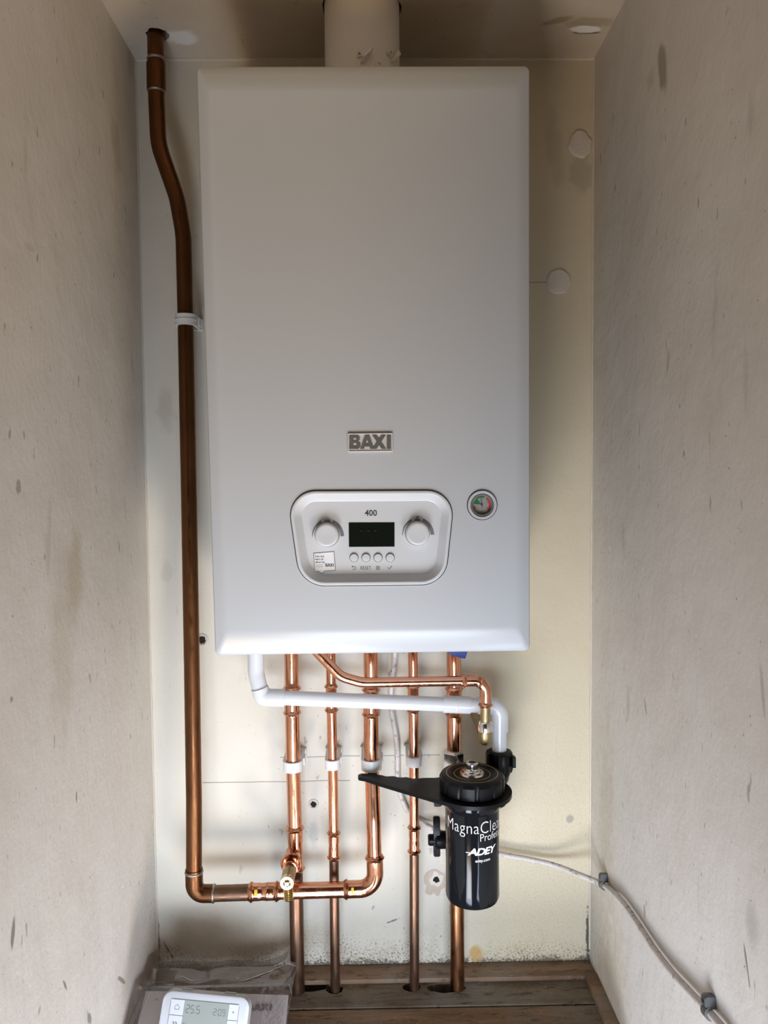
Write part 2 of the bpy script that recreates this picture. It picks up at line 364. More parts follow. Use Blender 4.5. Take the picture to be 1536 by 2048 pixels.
W2, H = 0.3546, 1.4456
def wall_mat(name, light, dark, n_ax, marks=(), speck=1.0, back=False):
    t = NT(name)
    big = t.rng(t.noise(2.2, 4, 0.6, off=1.3), 0.3, 0.7); c = t.mix(big, light, dark)
    c = t.mix(t.math('MULTIPLY', t.rng(t.noise(9, 5, 0.6, off=4), 0.45, 0.75), 0.25), c, tuple(q * 0.86 for q in dark))
    st = (1, 1, 0.28)
    # vertical rubs, little scuffs and pin specks
    c = t.mix(t.math('MULTIPLY', t.rng(t.noise(26, 3, 0.5, (1, 1, 0.22), 9), 0.66, 0.76), 0.35), c, tuple(q * 0.62 for q in dark))
    c = t.mix(t.math('MULTIPLY', t.rng(t.noise(75, 2, 0.5, (1, 1, 0.45), 2.2), 0.70, 0.76), 0.55 * speck), c, (0.20, 0.18, 0.15))
    c = t.mix(t.math('MULTIPLY', t.rng(t.noise(190, 2, 0.5, off=5.5), 0.735, 0.77), 0.7 * speck), c, (0.10, 0.09, 0.08))
    c = t.mix(t.math('MULTIPLY', t.rng(t.noise(60, 2, 0.5, off=8.5), 0.76, 0.80), 0.8), c, (0.88, 0.86, 0.82))
    z = t.axis(2)
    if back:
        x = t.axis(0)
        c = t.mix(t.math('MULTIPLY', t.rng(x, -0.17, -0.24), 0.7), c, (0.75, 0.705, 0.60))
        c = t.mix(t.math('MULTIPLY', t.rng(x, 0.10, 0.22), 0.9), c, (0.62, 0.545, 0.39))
        # board joints
        for x0, x1, z0 in ((at(560, 1512, 0).x, at(880, 1512, 0).x, at(720, 1512, 0).z), (at(405, 1563, 0).x, at(700, 1563, 0).x, at(560, 1563, 0).z), (at(1050, 565, 0).x, at(1096, 565, 0).x, at(1080, 565, 0).z)):
            d = t.math('ABSOLUTE', t.math('SUBTRACT', t.math('ADD', z, t.math('MULTIPLY', t.math('SUBTRACT', t.noise(12, 3), 0.5), 0.004)), z0))
            k = t.math('MULTIPLY', t.rng(d, 0.0011, 0.0004), t.math('MULTIPLY', t.math('GREATER_THAN', x, x0), t.math('LESS_THAN', x, x1)))
            c = t.mix(t.math('MULTIPLY', k, 0.75), c, (0.20, 0.18, 0.14))
        # damp stain and grainy mould specks rising from the floor, worse to the right
        zz = t.math('ADD', z, t.math('MULTIPLY', t.math('SUBTRACT', t.noise(10, 4, 0.6), 0.5), 0.16))
        c = t.mix(t.math('MULTIPLY', t.rng(zz, 0.09, -0.02), t.math('MULTIPLY', t.rng(t.noise(30, 5, 0.7, off=6), 0.42, 0.66), 0.45)), c, (0.44, 0.35, 0.21))
        thr = t.rng(zz, -0.02, 0.14, 0.515, 0.73)
        sp = t.rng(t.math('SUBTRACT', t.noise(300, 5, 0.75, off=3), thr), -0.01, 0.035)
        c = t.mix(t.math('MULTIPLY', sp, t.math('MULTIPLY', t.rng(z, 0.17, 0.10), 0.75)), c, (0.11, 0.085, 0.055))
        thr2 = t.rng(t.math('ADD', z, t.math('MULTIPLY', t.math('SUBTRACT', t.noise(18, 5, 0.7), 0.5), 0.05)), -0.004, 0.024, 0.40, 0.76)
        lo = t.rng(t.math('SUBTRACT', t.noise(240, 6, 0.8, off=21), thr2), -0.02, 0.05)
        c = t.mix(t.math('MULTIPLY', lo, 0.85), c, (0.085, 0.07, 0.05))
        gr = t.math('MULTIPLY', t.rng(t.noise(310, 5, 0.8, off=13), 0.52, 0.64), t.rng(x, 0.0, 0.26))
        c = t.mix(t.math('MULTIPLY', gr, t.rng(z, 0.70, 0.16, 0.0, 0.6)), c, (0.36, 0.31, 0.22))
    if n_ax == (1, 0, 0):
        y = t.axis(1); yy = t.math('ADD', y, t.math('MULTIPLY', z, 0.12))
        gr = t.math('MULTIPLY', t.rng(t.noise(230, 5, 0.8, off=17), 0.52, 0.62), t.rng(yy, -0.16, 0.02))
        c = t.mix(t.math('MULTIPLY', gr, t.rng(z, 0.55, 0.05, 0.0, 0.7)), c, (0.40, 0.33, 0.23))
    for cen, r, ang, col, amt, amp, ns, soft in marks:
        c = t.mix(t.math('MULTIPLY', t.ell(cen, r, ang, n_ax, amp, ns, soft), amt), c, col)
    hgt = t.math('ADD', t.math('MULTIPLY', t.noise(14, 5, 0.5), 1.0), t.math('MULTIPLY', t.noise(120, 3, 0.5), 0.12))
    t.bump(hgt, 0.004, 0.7)
    return t.out(c, t.rng(t.noise(20, 3), 0.3, 0.7, 0.50, 0.65), 0.0, 0.35)

def bk(u, v): q = at(u, v, 0); return (q.x, 0, q.z)
def lw(u, v): q = atx(u, v, -W2); return (0, q.y, q.z)
def rw(u, v): q = atx(u, v, W2); return (0, q.y, q.z)
DK = (0.16, 0.14, 0.11)
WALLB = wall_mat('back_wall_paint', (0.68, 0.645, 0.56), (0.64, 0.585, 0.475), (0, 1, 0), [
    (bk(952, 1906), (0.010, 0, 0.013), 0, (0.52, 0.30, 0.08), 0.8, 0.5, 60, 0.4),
    (bk(480, 1880), (0.13, 0, 0.03), 0, (0.34, 0.26, 0.17), 0.55, 0.5, 30, 0.7),  # soft brown patch, the bag's shade put into the wall colour
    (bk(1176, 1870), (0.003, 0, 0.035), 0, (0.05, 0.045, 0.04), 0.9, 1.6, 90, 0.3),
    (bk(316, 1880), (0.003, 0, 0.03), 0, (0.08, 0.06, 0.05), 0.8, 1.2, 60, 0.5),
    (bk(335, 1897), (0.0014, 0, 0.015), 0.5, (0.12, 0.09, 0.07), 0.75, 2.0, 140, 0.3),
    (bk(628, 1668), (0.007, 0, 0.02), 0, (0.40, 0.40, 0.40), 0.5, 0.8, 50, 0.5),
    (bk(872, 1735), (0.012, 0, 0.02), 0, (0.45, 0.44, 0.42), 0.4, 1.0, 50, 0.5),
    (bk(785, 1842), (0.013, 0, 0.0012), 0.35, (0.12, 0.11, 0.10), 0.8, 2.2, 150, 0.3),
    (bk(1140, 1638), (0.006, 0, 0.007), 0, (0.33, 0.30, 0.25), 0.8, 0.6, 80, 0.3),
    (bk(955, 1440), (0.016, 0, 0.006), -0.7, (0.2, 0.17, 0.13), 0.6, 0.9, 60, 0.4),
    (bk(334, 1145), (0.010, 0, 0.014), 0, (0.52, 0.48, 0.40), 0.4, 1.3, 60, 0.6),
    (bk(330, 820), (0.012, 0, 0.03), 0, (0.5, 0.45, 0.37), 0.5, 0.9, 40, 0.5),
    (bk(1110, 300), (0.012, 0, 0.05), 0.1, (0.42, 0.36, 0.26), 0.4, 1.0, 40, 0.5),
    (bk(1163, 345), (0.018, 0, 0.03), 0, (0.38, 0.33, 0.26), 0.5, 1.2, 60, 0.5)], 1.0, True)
WALLL = wall_mat('left_wall_paint', (0.71, 0.675, 0.62), (0.655, 0.607, 0.535), (1, 0, 0), [
    (lw(150, 1150), (0, 0.022, 0.05), 0.15, (0.45, 0.38, 0.26), 0.6, 0.6, 25, 0.6),
    (lw(125, 1280), (0, 0.03, 0.10), 0.1, (0.50, 0.44, 0.33), 0.45, 0.6, 25, 0.7),
    (lw(37, 974), (0, 0.005, 0.006), 0, (0.30, 0.26, 0.22), 0.7, 1.2, 120, 0.3),
    (lw(262, 110), (0, 0.02, 0.03), 0, (0.42, 0.36, 0.27), 0.5, 0.9, 40, 0.5),
    (lw(232, 290), (0, 0.02, 0.03), 0, (0.42, 0.36, 0.27), 0.4, 0.9, 40, 0.5),
    (lw(26, 1865), (0, 0.004, 0.016), 0.2, DK, 0.8, 0.6, 60, 0.3),
    (lw(243, 1960), (0, 0.003, 0.02), -0.8, DK, 0.7, 0.5, 60, 0.3),
    (lw(130, 1970), (0, 0.002, 0.010), -0.5, DK, 0.8, 0.5, 60, 0.3),
    (lw(178, 2035), (0, 0.004, 0.012), -0.5, DK, 0.7, 0.9, 60, 0.3),
    (lw(153, 1593), (0, 0.0018, 0.007), 0, DK, 0.9, 0.3, 60, 0.3),
    (lw(60, 495), (0, 0.012, 0.004), 0, (0.45, 0.39, 0.31), 0.4, 1.0, 60, 0.4),
    (lw(300, 1980), (0, 0.04, 0.05), 0.8, (0.55, 0.44, 0.30), 0.6, 1.0, 120, 0.5)])
WALLR = wall_mat('right_wall_paint', (0.705, 0.675, 0.63), (0.65, 0.602, 0.543), (1, 0, 0), [
    (rw(1325, 138), (0, 0.013, 0.030), 0.25, (0.28, 0.24, 0.19), 0.75, 0.5, 50, 0.3),
    (rw(1300, 160), (0, 0.012, 0.012), 0, (0.50, 0.45, 0.37), 0.5, 0.9, 50, 0.4),
    (rw(1504, 1850), (0, 0.012, 0.018), 0.2, (0.42, 0.39, 0.34), 0.6, 0.5, 40, 0.6),
    (rw(1493, 1925), (0, 0.0022, 0.018), 0.35, DK, 0.8, 0.8, 60, 0.3),
    (rw(1289, 1822), (0, 0.003, 0.008), 0.2, (0.3, 0.28, 0.25), 0.8, 0.4, 60, 0.3),
    (rw(1291, 1413), (0, 0.0025, 0.010), 0.4, (0.3, 0.28, 0.24), 0.8, 0.3, 60, 0.3),
    (rw(1256, 1405), (0, 0.007, 0.022), 0, (0.45, 0.42, 0.37), 0.6, 0.6, 40, 0.5),
    (rw(1525, 1380), (0, 0.0035, 0.022), 0.2, (0.38, 0.34, 0.29), 0.6, 0.7, 40, 0.4),
    (rw(1336, 725), (0, 0.0035, 0.014), -0.2, (0.42, 0.38, 0.30), 0.7, 0.5, 40, 0.4),
    (rw(1212, 1660), (0, 0.035, 0.14), 0, (0.55, 0.49, 0.38), 0.6, 1.1, 60, 0.7),
    (rw(1220, 1960), (0, 0.05, 0.10), -0.5, (0.56, 0.48, 0.35), 0.6, 1.1, 60, 0.7)])
CEILM = wall_mat('ceiling_paint', (0.62, 0.54, 0.45), (0.52, 0.43, 0.31), (0, 0, 1), [
    ((0.318, -0.095, 0), (0.034, 0.012, 0), 0, (0.36, 0.29, 0.19), 0.7, 0.7, 45, 0.4),
    ((0.275, -0.10, 0), (0.022, 0.007, 0), 0.4, (0.30, 0.26, 0.14), 0.75, 0.7, 45, 0.4),
    ((0.322, -0.070, 0), (0.022, 0.003, 0), 0, (0.10, 0.08, 0.06), 0.8, 0.9, 60, 0.3),
    ((0.3207, -0.079, 0), (0.022, 0.009, 0), 0, (0.86, 0.84, 0.82), 0.95, 0.45, 60, 0.15),
    ((-0.268, -0.058, 0), (0.022, 0.018, 0), 0, (0.80, 0.79, 0.77), 0.8, 0.5, 50, 0.3)], 0.7)

def wood(name, base, dark, grey, off):
    t = NT(name)
    g = t.noise(9, 6, 0.65, (0.25, 3.5, 1), off, 0.8); c = t.mix(t.rng(g, 0.3, 0.7), base, dark)
    c = t.mix(t.math('MULTIPLY', t.rng(t.noise(7, 4, 0.6, off=off + 2), 0.40, 0.65), 0.85), c, grey)
    c = t.mix(t.math('MULTIPLY', t.rng(t.noise(55, 6, 0.75, (0.6, 2, 1), off + 5), 0.52, 0.66), 0.75), c, tuple(q * 0.25 for q in dark))
    c = t.mix(t.math('MULTIPLY', t.rng(t.noise(240, 3, 0.7, off=off), 0.64, 0.70), 0.6), c, (0.42, 0.37, 0.29))
    t.bump(t.math('ADD', g, t.math('MULTIPLY', t.noise(90, 4, 0.6, (0.4, 2, 1)), 0.4)), 0.002)
    return t.out(c, t.rng(g, 0.3, 0.7, 0.5, 0.75), 0.0, 0.35)
WOODA = wood('dirty_grey_floorboard', (0.17, 0.12, 0.075), (0.09, 0.062, 0.04), (0.20, 0.18, 0.15), 1.0)
WOODB = wood('brown_floorboard', (0.26, 0.145, 0.065), (0.12, 0.07, 0.035), (0.15, 0.115, 0.085), 4.0)
WOODC = wood('batten_wood', (0.29, 0.17, 0.095), (0.15, 0.09, 0.052), (0.25, 0.205, 0.16), 8.0)
DARKV = simple('dark_void', (0.012, 0.010, 0.008), 0.9)

# ------------------------------------------------------------------ setting
FZ = -0.006; YF = -0.75
def ragged(cx, cy, r, amp, seed, n=40, sx=1.0, sy=1.0):
    return [V((cx + math.cos(a) * r * sx * (1 + amp * mnoise.noise((math.cos(a) * 2 + seed, math.sin(a) * 2, seed))), cy + math.sin(a) * r * sy * (1 + amp * mnoise.noise((math.cos(a) * 2 + seed, math.sin(a) * 2, seed))))) for a in [2 * PI * k / n for k in range(n)]]
def hole(poly, z0, z1): return prism(nb(), [V((p.x, p.y, z0)) for p in poly], (0, 0, z1 - z0))

bm = nb(); add_box(bm, (-W2 - 0.12, 0, -0.3), (W2 + 0.12, 0.12, H + 0.2))
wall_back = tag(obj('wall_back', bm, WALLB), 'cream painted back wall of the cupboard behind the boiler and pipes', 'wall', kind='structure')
bm = nb(); add_box(bm, (-W2 - 0.12, YF, -0.3), (-W2, 0, H + 0.2))
tag(obj('wall_left', bm, WALLL), 'scuffed off-white plaster wall on the left beside the brown pipe', 'wall', kind='structure')
bm = nb(); add_box(bm, (W2, YF, -0.3), (W2 + 0.12, 0, H + 0.2))
tag(obj('wall_right', bm, WALLR), 'scuffed off-white plaster wall on the right carrying the cable', 'wall', kind='structure')
FLX = at(724, 60, -0.13).x; FLY = -0.13; FLR = 0.0515
PCX, PCY = atz(311, 68, H).x, -0.066
bm = nb(); add_box(bm, (-W2, YF, H), (W2, 0, H + 0.2))
bm = boolean(bm, [hole(ragged(FLX, FLY, FLR + 0.004, 0.10, 3.3), H - 0.01, H + 0.15), hole(ragged(PCX + 0.003, PCY, 0.0165, 0.18, 9.1), H - 0.01, H + 0.15)])
tag(obj('ceiling', bm, CEILM), 'stained cream ceiling with a hole around the flue', 'ceiling', kind='structure')

# floor: three boards over a dark base, holes where the pipes drop through
def P_at(u, v): return atz(u, v, FZ)
holes = []
def fh(u, v, rx, ry, amp, seed): q = P_at(u, v); return ragged(q.x, q.y, 1.0, amp, seed, 36, rx, ry)
hp = [fh(612, 1972, 0.037, 0.0135, 0.10, 1.0), fh(669, 1978, 0.0135, 0.0115, 0.14, 2.0), fh(823, 1974, 0.0145, 0.0115, 0.16, 3.0), fh(893, 1975, 0.031, 0.0125, 0.22, 4.0)]
bm = nb()
add_box(bm, (-W2, -0.0930, FZ - 0.018), (W2, -0.0005, FZ), 0.0012, 1)
bm = boolean(bm, [hole(h, FZ - 0.05, FZ + 0.02) for h in hp])
floor = tag(obj('floor', bm, WOODA), 'worn floorboards with rough holes where the copper pipes go down', 'floor', kind='structure')
bm = nb(); add_box(bm, (-W2, -0.215, FZ - 0.018), (W2, -0.0955, FZ - 0.0005), 0.0012, 1); add_box(bm, (-W2, -0.24, FZ - 0.018), (W2, -0.2175, FZ - 0.001), 0.0012, 1)
obj('floor_board', bm, WOODB, floor)
bm = nb(); add_box(bm, (-W2, -0.24, FZ - 0.29), (W2, 0, FZ - 0.12)); add_box(bm, (-W2, -0.2375, FZ - 0.12), (W2, -0.232, FZ - 0.0185)); obj('subfloor_shade_box', bm, DARKV, floor)  # dark slab plus unseen front board, added to keep the holes dark
bm = nb(); add_box(bm, (-W2, -0.0385, FZ - 0.001), (W2, -0.0003, 0.001), 0.0015, 2)
hp2 = [hole(ragged(at(594, 1900, -0.05).x, -0.05, 0.0125, 0.02, 1), -0.03, 0.03)]
bm = boolean(bm, hp2)
tag(obj('baseboard_back', bm, WOODC), 'thin worn brown wood strip along the foot of the back wall', 'baseboard', kind='structure')
bm = nb(); add_box(bm, (W2 - 0.019, -0.24, FZ - 0.001), (W2, -0.0390, 0.006), 0.0015, 2)
tag(obj('baseboard_right', bm, WOODC), 'brown wood strip along the foot of the right wall', 'baseboard', kind='structure')
bm = nb(); add_box(bm, (-W2, -0.24, FZ - 0.001), (-W2 + 0.012, -0.0390, 0.004), 0.0015, 2)
tag(obj('baseboard_left', bm, WOODC), 'wood strip along the foot of the left wall behind the plastic bag', 'baseboard', kind='structure')

# plaster beads in the corners
BEADM = simple('painted_plaster_bead', (0.62, 0.56, 0.45), 0.7, var=0.12, scale=40)
def bead(P, r, seed):
    Q, S = resample([V(p) for p in P], 0.006); R = [r * (0.75 + 0.6 * abs(mnoise.noise((s * 30, seed, 0)))) for s in S]
    bm = nb(); sweep(bm, Q, R, 10); return bm
bm = bead([(-W2, 0, H), (W2, 0, H)], 0.0035, 1.1)
tag(obj('trim_1', bm, BEADM), 'rough plaster bead where the ceiling meets the back wall', 'trim', kind='structure')
bm = bead([(W2, 0, 0.02), (W2, 0, H)], 0.0028, 2.1)
tag(obj('trim_2', bm, BEADM), 'rough plaster bead down the right rear corner', 'trim', kind='structure')
bm = bead([(-W2, 0, 0.02), (-W2, 0, H)], 0.0024, 3.1)
tag(obj('trim_3', bm, BEADM), 'rough plaster bead down the left rear corner', 'trim', kind='structure')

# filler patches and screw holes of the back wall
def patch(u, v, ru, rv, seed):
    c = at(u, v, 0); s = 1 / 1250
    rings = []
    for k, y in ((1.0, 0.0), (0.97, -0.0016), (0.86, -0.0030), (0.5, -0.0034)):
        o = ragged(c.x, c.z, k, 0.17, seed, 26, ru * s, rv * s)
        rings.append([V((p.x, y + 0.0009 * mnoise.noise((p.x * 90, p.y * 90, seed)) * (k < 0.99), p.y)) for p in o])
    return loft(nb(), rings)
obj('filler_patch', patch(1160, 288, 24, 27, 2.0), PLASTER, wall_back, sharp=20)
obj('filler_patch', patch(1117, 563, 25, 25, 6.0), PLASTER, wall_back, sharp=20)
for u, v, r in ((404, 1280, 0.0075), (627, 1608, 0.0058), (873, 1759, 0.0085)):
    c = at(u, v, 0); bm = nb()
    rg = ragged(c.x, c.z, 1.0, 0.5, 2.7, 24, r * 1.25, r * 1.35); prism(bm, [V((p.x, 0, p.y)) for p in rg], (0, -0.0006, 0)) if u > 800 else lathe(bm, [(r * 1.5, 0), (r * 1.35, 0.0012), (r * 1.05, 0.0016), (r * 0.95, 0.0004)], c, (0, -1, 0), 24)
    h = obj('screw_hole', bm, PLASTER, wall_back)
    bm = nb(); o = ragged(c.x, c.z, r * (0.62 if u > 800 else 0.8), 0.35, u * 0.01, 24); prism(bm, [V((p.x, -0.0002, p.y)) for p in o], (0, -0.0007, 0)); obj('hole_void', bm, DARKV, h)
c = at(862, 1770, 0); bm = nb(); o = ragged(c.x + 0.006, c.z + 0.002, 1, 0.45, 7.7, 30, 0.018, 0.021); prism(bm, [V((p.x, 0, p.y)) for p in o], (0, -0.0005, 0))
obj('chipped_plaster', bm, simple('bare_plaster', (0.52, 0.43, 0.35), 0.85, var=0.2), wall_back)

# ------------------------------------------------------------------ boiler
BY = -0.285
corners = [p2(391, 131, BY), p2(1060.5, 129.5, BY), p2(1061, 1303, BY), p2(429, 1312, BY)]
bz0 = min(c.y for c in corners); bcx = sum(c.x for c in corners) / 4
boiler = thing('boiler', (bcx, -0.145, bz0), 'large white wall hung boiler with a grey badge and a dial control panel', 'boiler')
def ring(d, y, r, dz=0.0):
    C = inset_poly(corners, d)
    if dz:
        C[0].y -= dz; C[1].y -= dz; C[2].y += dz; C[3].y += dz
    return xz(round_poly(C, r, 6), y)
rings = [ring(0.004, -0.006, 0.006), ring(0, -0.010, 0.007), ring(0, BY + 0.006, 0.007), ring(0.0005, BY + 0.0025, 0.007), ring(0.002, BY, 0.006), ring(0.004, BY - 0.0012, 0.005),
         ring(0.008, BY - 0.0034, 0.004, 0.004), ring(0.012, BY - 0.0056, 0.004, 0.009), ring(0.016, BY - 0.0070, 0.004, 0.012), ring(0.019, BY - 0.0074, 0.004, 0.014)]
FY = BY - 0.0074
casing = loft(nb(), rings)
PC = [p2(573.8, 982, FY), p2(909.5, 980.5, FY), p2(889.5, 1168.5, FY), p2(601.5, 1171.5, FY)]
PR = [0.030, 0.030, 0.032, 0.034]
def pring(d, y, dr=None): return xz(round_poly(inset_poly(PC, d), [max(0.004, r - d) for r in PR], 10), y)
GC = at(964.3, 1009.8, FY)
cut1 = loft(nb(), [pring(-0.0011, FY - 0.02), pring(-0.0011, FY + 0.0165)])
cut2 = lathe(nb(), [(0.0186, -0.02), (0.0186, 0.016)], GC, (0, 1, 0), 48)
casing = boolean(casing, [cut1, cut2])
obj('casing', casing, CASE, boiler, sharp=28)

# badge
bm = nb()
o = [p2(695, 866.5, FY), p2(785.5, 865.5, FY), p2(786, 903.5, FY), p2(696, 904.5, FY)]
loft(bm, [xz(round_poly(o, 0.0012, 4), FY + 0.0002), xz(round_poly(o, 0.0012, 4), FY - 0.0018), xz(round_poly(inset_poly(o, 0.0006), 0.0008, 4), FY - 0.0024), xz(round_poly(inset_poly(o, 0.0014), 0.0006, 4), FY - 0.0024), xz(round_poly(inset_poly(o, 0.0019), 0.0005, 4), FY - 0.0014)])
badge = obj('badge', bm, BADGE, boiler, sharp=25)
bm = nb(); put_baxi(bm, 699, 870.5, 781.5, 898, FY - 0.0013, 0.0009); obj('badge_lettering', bm, GREYLET, badge)

# control panel
bm = nb(); SF = FY + 0.0088   # face of the dished panel
loft(bm, [pring(0, FY + 0.0155), pring(0, FY - 0.0012), pring(0.0004, FY - 0.0022), pring(0.0012, FY - 0.0028), pring(0.0034, FY - 0.0028), pring(0.0042, FY - 0.0024), pring(0.0122, SF - 0.0005), pring(0.0132, SF), pring(0.0145, SF)], cap0=False)
panel = obj('control_panel', bm, PANELM, boiler, sharp=24)
bm = nb(); loft(bm, [pring(-0.0010, FY + 0.0155), pring(-0.0010, FY + 0.0015), pring(0.0, FY + 0.0015), pring(0.0, FY + 0.0155)], False, False); obj('panel_gap_shade', bm, GAP, panel)  # black ring laid in the gap round the panel, standing for its shade
bm = nb(); put_text(bm, '400', 729.5, 1019.5, 754, 1032, SF, 0.00015, bold=0.02); obj('model_number', bm, INK, panel)
bm = nb(); px_prism(bm, [(697.5, 1045.3), (789, 1045), (789, 1093.2), (698, 1093.8)], SF - 0.0001, 0.0004); disp = obj('display', bm, SCREEN, panel)
def seg7(bm, ch, u, v, w, h, Y, t=2.0, lean=0.0, th=0.0001):
    S = {'a': ((0, 0), (1, 0)), 'b': ((1, 0), (1, .5)), 'c': ((1, .5), (1, 1)), 'd': ((0, 1), (1, 1)), 'e': ((0, .5), (0, 1)), 'f': ((0, 0), (0, .5)), 'g': ((0, .5), (1, .5))}
    for k in SEG7.get(ch, ''):
        (a, b), (c, d) = S[k]; g = 0.10 * h / h
        x0, y0, x1, y1 = u + a * w, v + b * h, u + c * w, v + d * h
        dx, dy = x1 - x0, y1 - y0; L = math.hypot(dx, dy); q = t * 0.6 / L
        stroke(bm, [(x0 + dx * q + lean * (1 - b) * h, y0 + dy * q), (x1 - dx * q + lean * (1 - d) * h, y1 - dy * q)], t, Y, th)
bm = nb(); DY = SF - 0.0005
for i, ch in enumerate('nu5no'):
    seg7(bm, ch, 706 + i * 15.6 + (3 if i > 1 else 0), 1066, 9.5, 15, DY, 1.6, 0.05)
for u in (722, 737, 751): px_disc(bm, u, 1060, 0.0016, DY, 0.0001, 0.00002, 10)
obj('display_segments', bm, SEGM, disp)
for ku, kv, cu in ((652.6, 1071.5, 654.3), (833.8, 1068.5, 834.6)):
    q = at(cu, kv + 0.5 - 3, SF); bm = nb()
    R0 = 0.0142
    lathe(bm, [(R0 + 0.0004, 0), (R0 + 0.0002, 0.003), (R0 - 0.0002, 0.0098), (R0 - 0.0008, 0.0108), (R0 - 0.0017, 0.0113), (R0 - 0.004, 0.0112), (0.0005, 0.0108)], q, (0, -1, 0), 56)
    k = obj('knob', bm, PANELM, panel, sharp=40)
    bm = nb(); lathe(bm, [(R0 + 0.0011, 0.0), (R0 + 0.0011, 0.0003), (R0 + 0.0004, 0.0003), (R0 + 0.0004, 0.0)], q, (0, -1, 0), 56, False); obj('knob_gap', bm, GREYINK, k)
    bm = nb(); aw = []; ap = []
    cv = kv + 1
    for sgn, a0, a1, w0, w1 in ((1, 182, 113, 1.2, 4.6), (1, 68, 0, 5.0, 7.5)):
        A = [math.radians(a0 + (a1 - a0) * i / 18) for i in range(19)]
        rad = [29.5 - 0.0 + (0 if a0 > 90 else 0.6) for i in range(19)]
        stroke(bm, [(cu + rad[i] * math.cos(a), cv - 1.08 * rad[i] * math.sin(a)) for i, a in enumerate(A)], [w0 + (w1 - w0) * i / 18 for i in range(19)], SF, 0.00012)
    if ku < 700:
        for i in range(5): px_prism(bm, [(cu - 5.6 + i * 2.5, 1039.5), (cu - 4.0 + i * 2.5, 1039.5), (cu - 4.0 + i * 2.5, 1048.5), (cu - 5.6 + i * 2.5, 1048.5)], SF, 0.00012)
        px_prism(bm, [(cu - 5.6, 1039.5), (cu + 6, 1039.5), (cu + 6, 1041), (cu - 5.6, 1041)], SF - 0.0001, 0.0001)
    else:
        px_prism(bm, [(cu - 5.5, 1037), (cu + 5, 1037), (cu + 5, 1045), (cu + 2, 1045), (cu + 2, 1041), (cu - 2.5, 1041), (cu - 2.5, 1045.5), (cu - 5.5, 1045.5)], SF, 0.00012)
        px_prism(bm, [(cu - 1.5, 1032), (cu + 4, 1032), (cu + 4, 1034), (cu + 1.5, 1034), (cu + 1.5, 1037), (cu - 1.5, 1037)], SF, 0.00012)
    obj('dial_marking', bm, GREYINK, panel)
for u in (708, 732, 756, 780.3):
    q = at(u, 1115.2, SF); bm = nb()
    lathe(bm, [(0.0057, 0), (0.0057, 0.0001), (0.0049, 0.0001), (0.0049, 0.0016), (0.0046, 0.0021), (0.0040, 0.0022)], q, (0, -1, 0), 36); b = obj('button', bm, PANELM, panel)
    bm = nb(); lathe(bm, [(0.0057, 0.0001), (0.0057, 0.00022), (0.00492, 0.00022), (0.00492, 0.0001)], q, (0, -1, 0), 36, False); obj('button_gap', bm, GREYINK, b)
bm = nb(); put_text(bm, 'RESET', 721, 1132.3, 742, 1139.2, SF, 0.00012)
stroke(bm, [(704, 1133.2), (709, 1133.2), (711.2, 1134.6), (711.2, 1137.2), (709, 1138.8), (705.2, 1138.8)], 1.1, SF, 0.00012); px_prism(bm, [(703, 1133.2), (705.4, 1131.0), (705.4, 1135.4)], SF, 0.00012)
for v in (1132.8, 1135.6, 1138.4): stroke(bm, [(751.8, v), (760, v)], 1.1, SF, 0.00012)
stroke(bm, [(775.2, 1134.6), (778.4, 1138.2), (784, 1131.6)], 1.3, SF, 0.00012)
obj('button_lettering', bm, INK, panel)
so = [(627.4, 1106.5), (668, 1103.3), (671, 1140.5), (650, 1141.8), (643.2, 1147.5), (637, 1142.5), (629.5, 1143)]
bm = nb(); px_prism(bm, so, SF - 0.0001, 0.00015); stk = obj('sticker', bm, simple('sticker_white', (0.80, 0.82, 0.85), 0.45), panel, flat=True)
bm = nb(); SY = SF - 0.00024
for a, b in zip(so, so[1:] + so[:1]): stroke(bm, [a, b], 0.9, SY, 0.0001)
put_text(bm, 'Scan and', 630.2, 1110.5, 648.0, 1114.5, SY, 0.0001, bold=0.02)
put_text(bm, 'learn all', 630.5, 1116.2, 646.5, 1120.2, SY, 0.0001, bold=0.02)
put_text(bm, 'about me.', 631.0, 1122.0, 650.0, 1126.0, SY, 0.0001, bold=0.02)
put_text(bm, 'Discover tips', 631.5, 1128.6, 646.0, 1131.0, SY, 0.0001)
put_text(bm, 'and guides', 631.5, 1132.2, 645.5, 1134.6, SY, 0.0001)
put_baxi(bm, 650.8, 1127.0, 667.5, 1133.2, SY, 0.0001)
obj('sticker_lettering', bm, INK, stk)

# pressure gauge
bm = nb(); lathe(bm, [(0.0176, -0.012), (0.0176, 0.0016), (0.0171, 0.0022), (0.0148, 0.0022), (0.0141, 0.0014), (0.0140, -0.006)], GC, (0, -1, 0), 56, False); gauge = obj('pressure_gauge', bm, CASE, boiler)
bm = nb(); lathe(bm, [(0.0139, -0.006), (0.0139, 0.0006), (0.0134, 0.0012), (0.0122, 0.0012), (0.0116, 0.0002), (0.0116, -0.004)], GC, (0, -1, 0), 48, False); o_=obj('gauge_bezel', bm, simple('grey_bezel', (0.16, 0.165, 0.17), 0.3), gauge)
bm = nb(); lathe(bm, [(0.0176, -0.012), (0.0176, 0.0003), (0.01855, 0.0003), (0.01855, -0.012)], GC, (0, -1, 0), 56, False); obj('gauge_gap_shade', bm, GAP, gauge)  # black ring widens the dark of the gap round the gauge
bm = nb(); lathe(bm, [(0.0120, -0.006), (0.0120, -0.0030)], GC, (0, -1, 0), 48); dial = obj('gauge_dial', bm, DIAL, gauge)
GY = GC.y + 0.0030
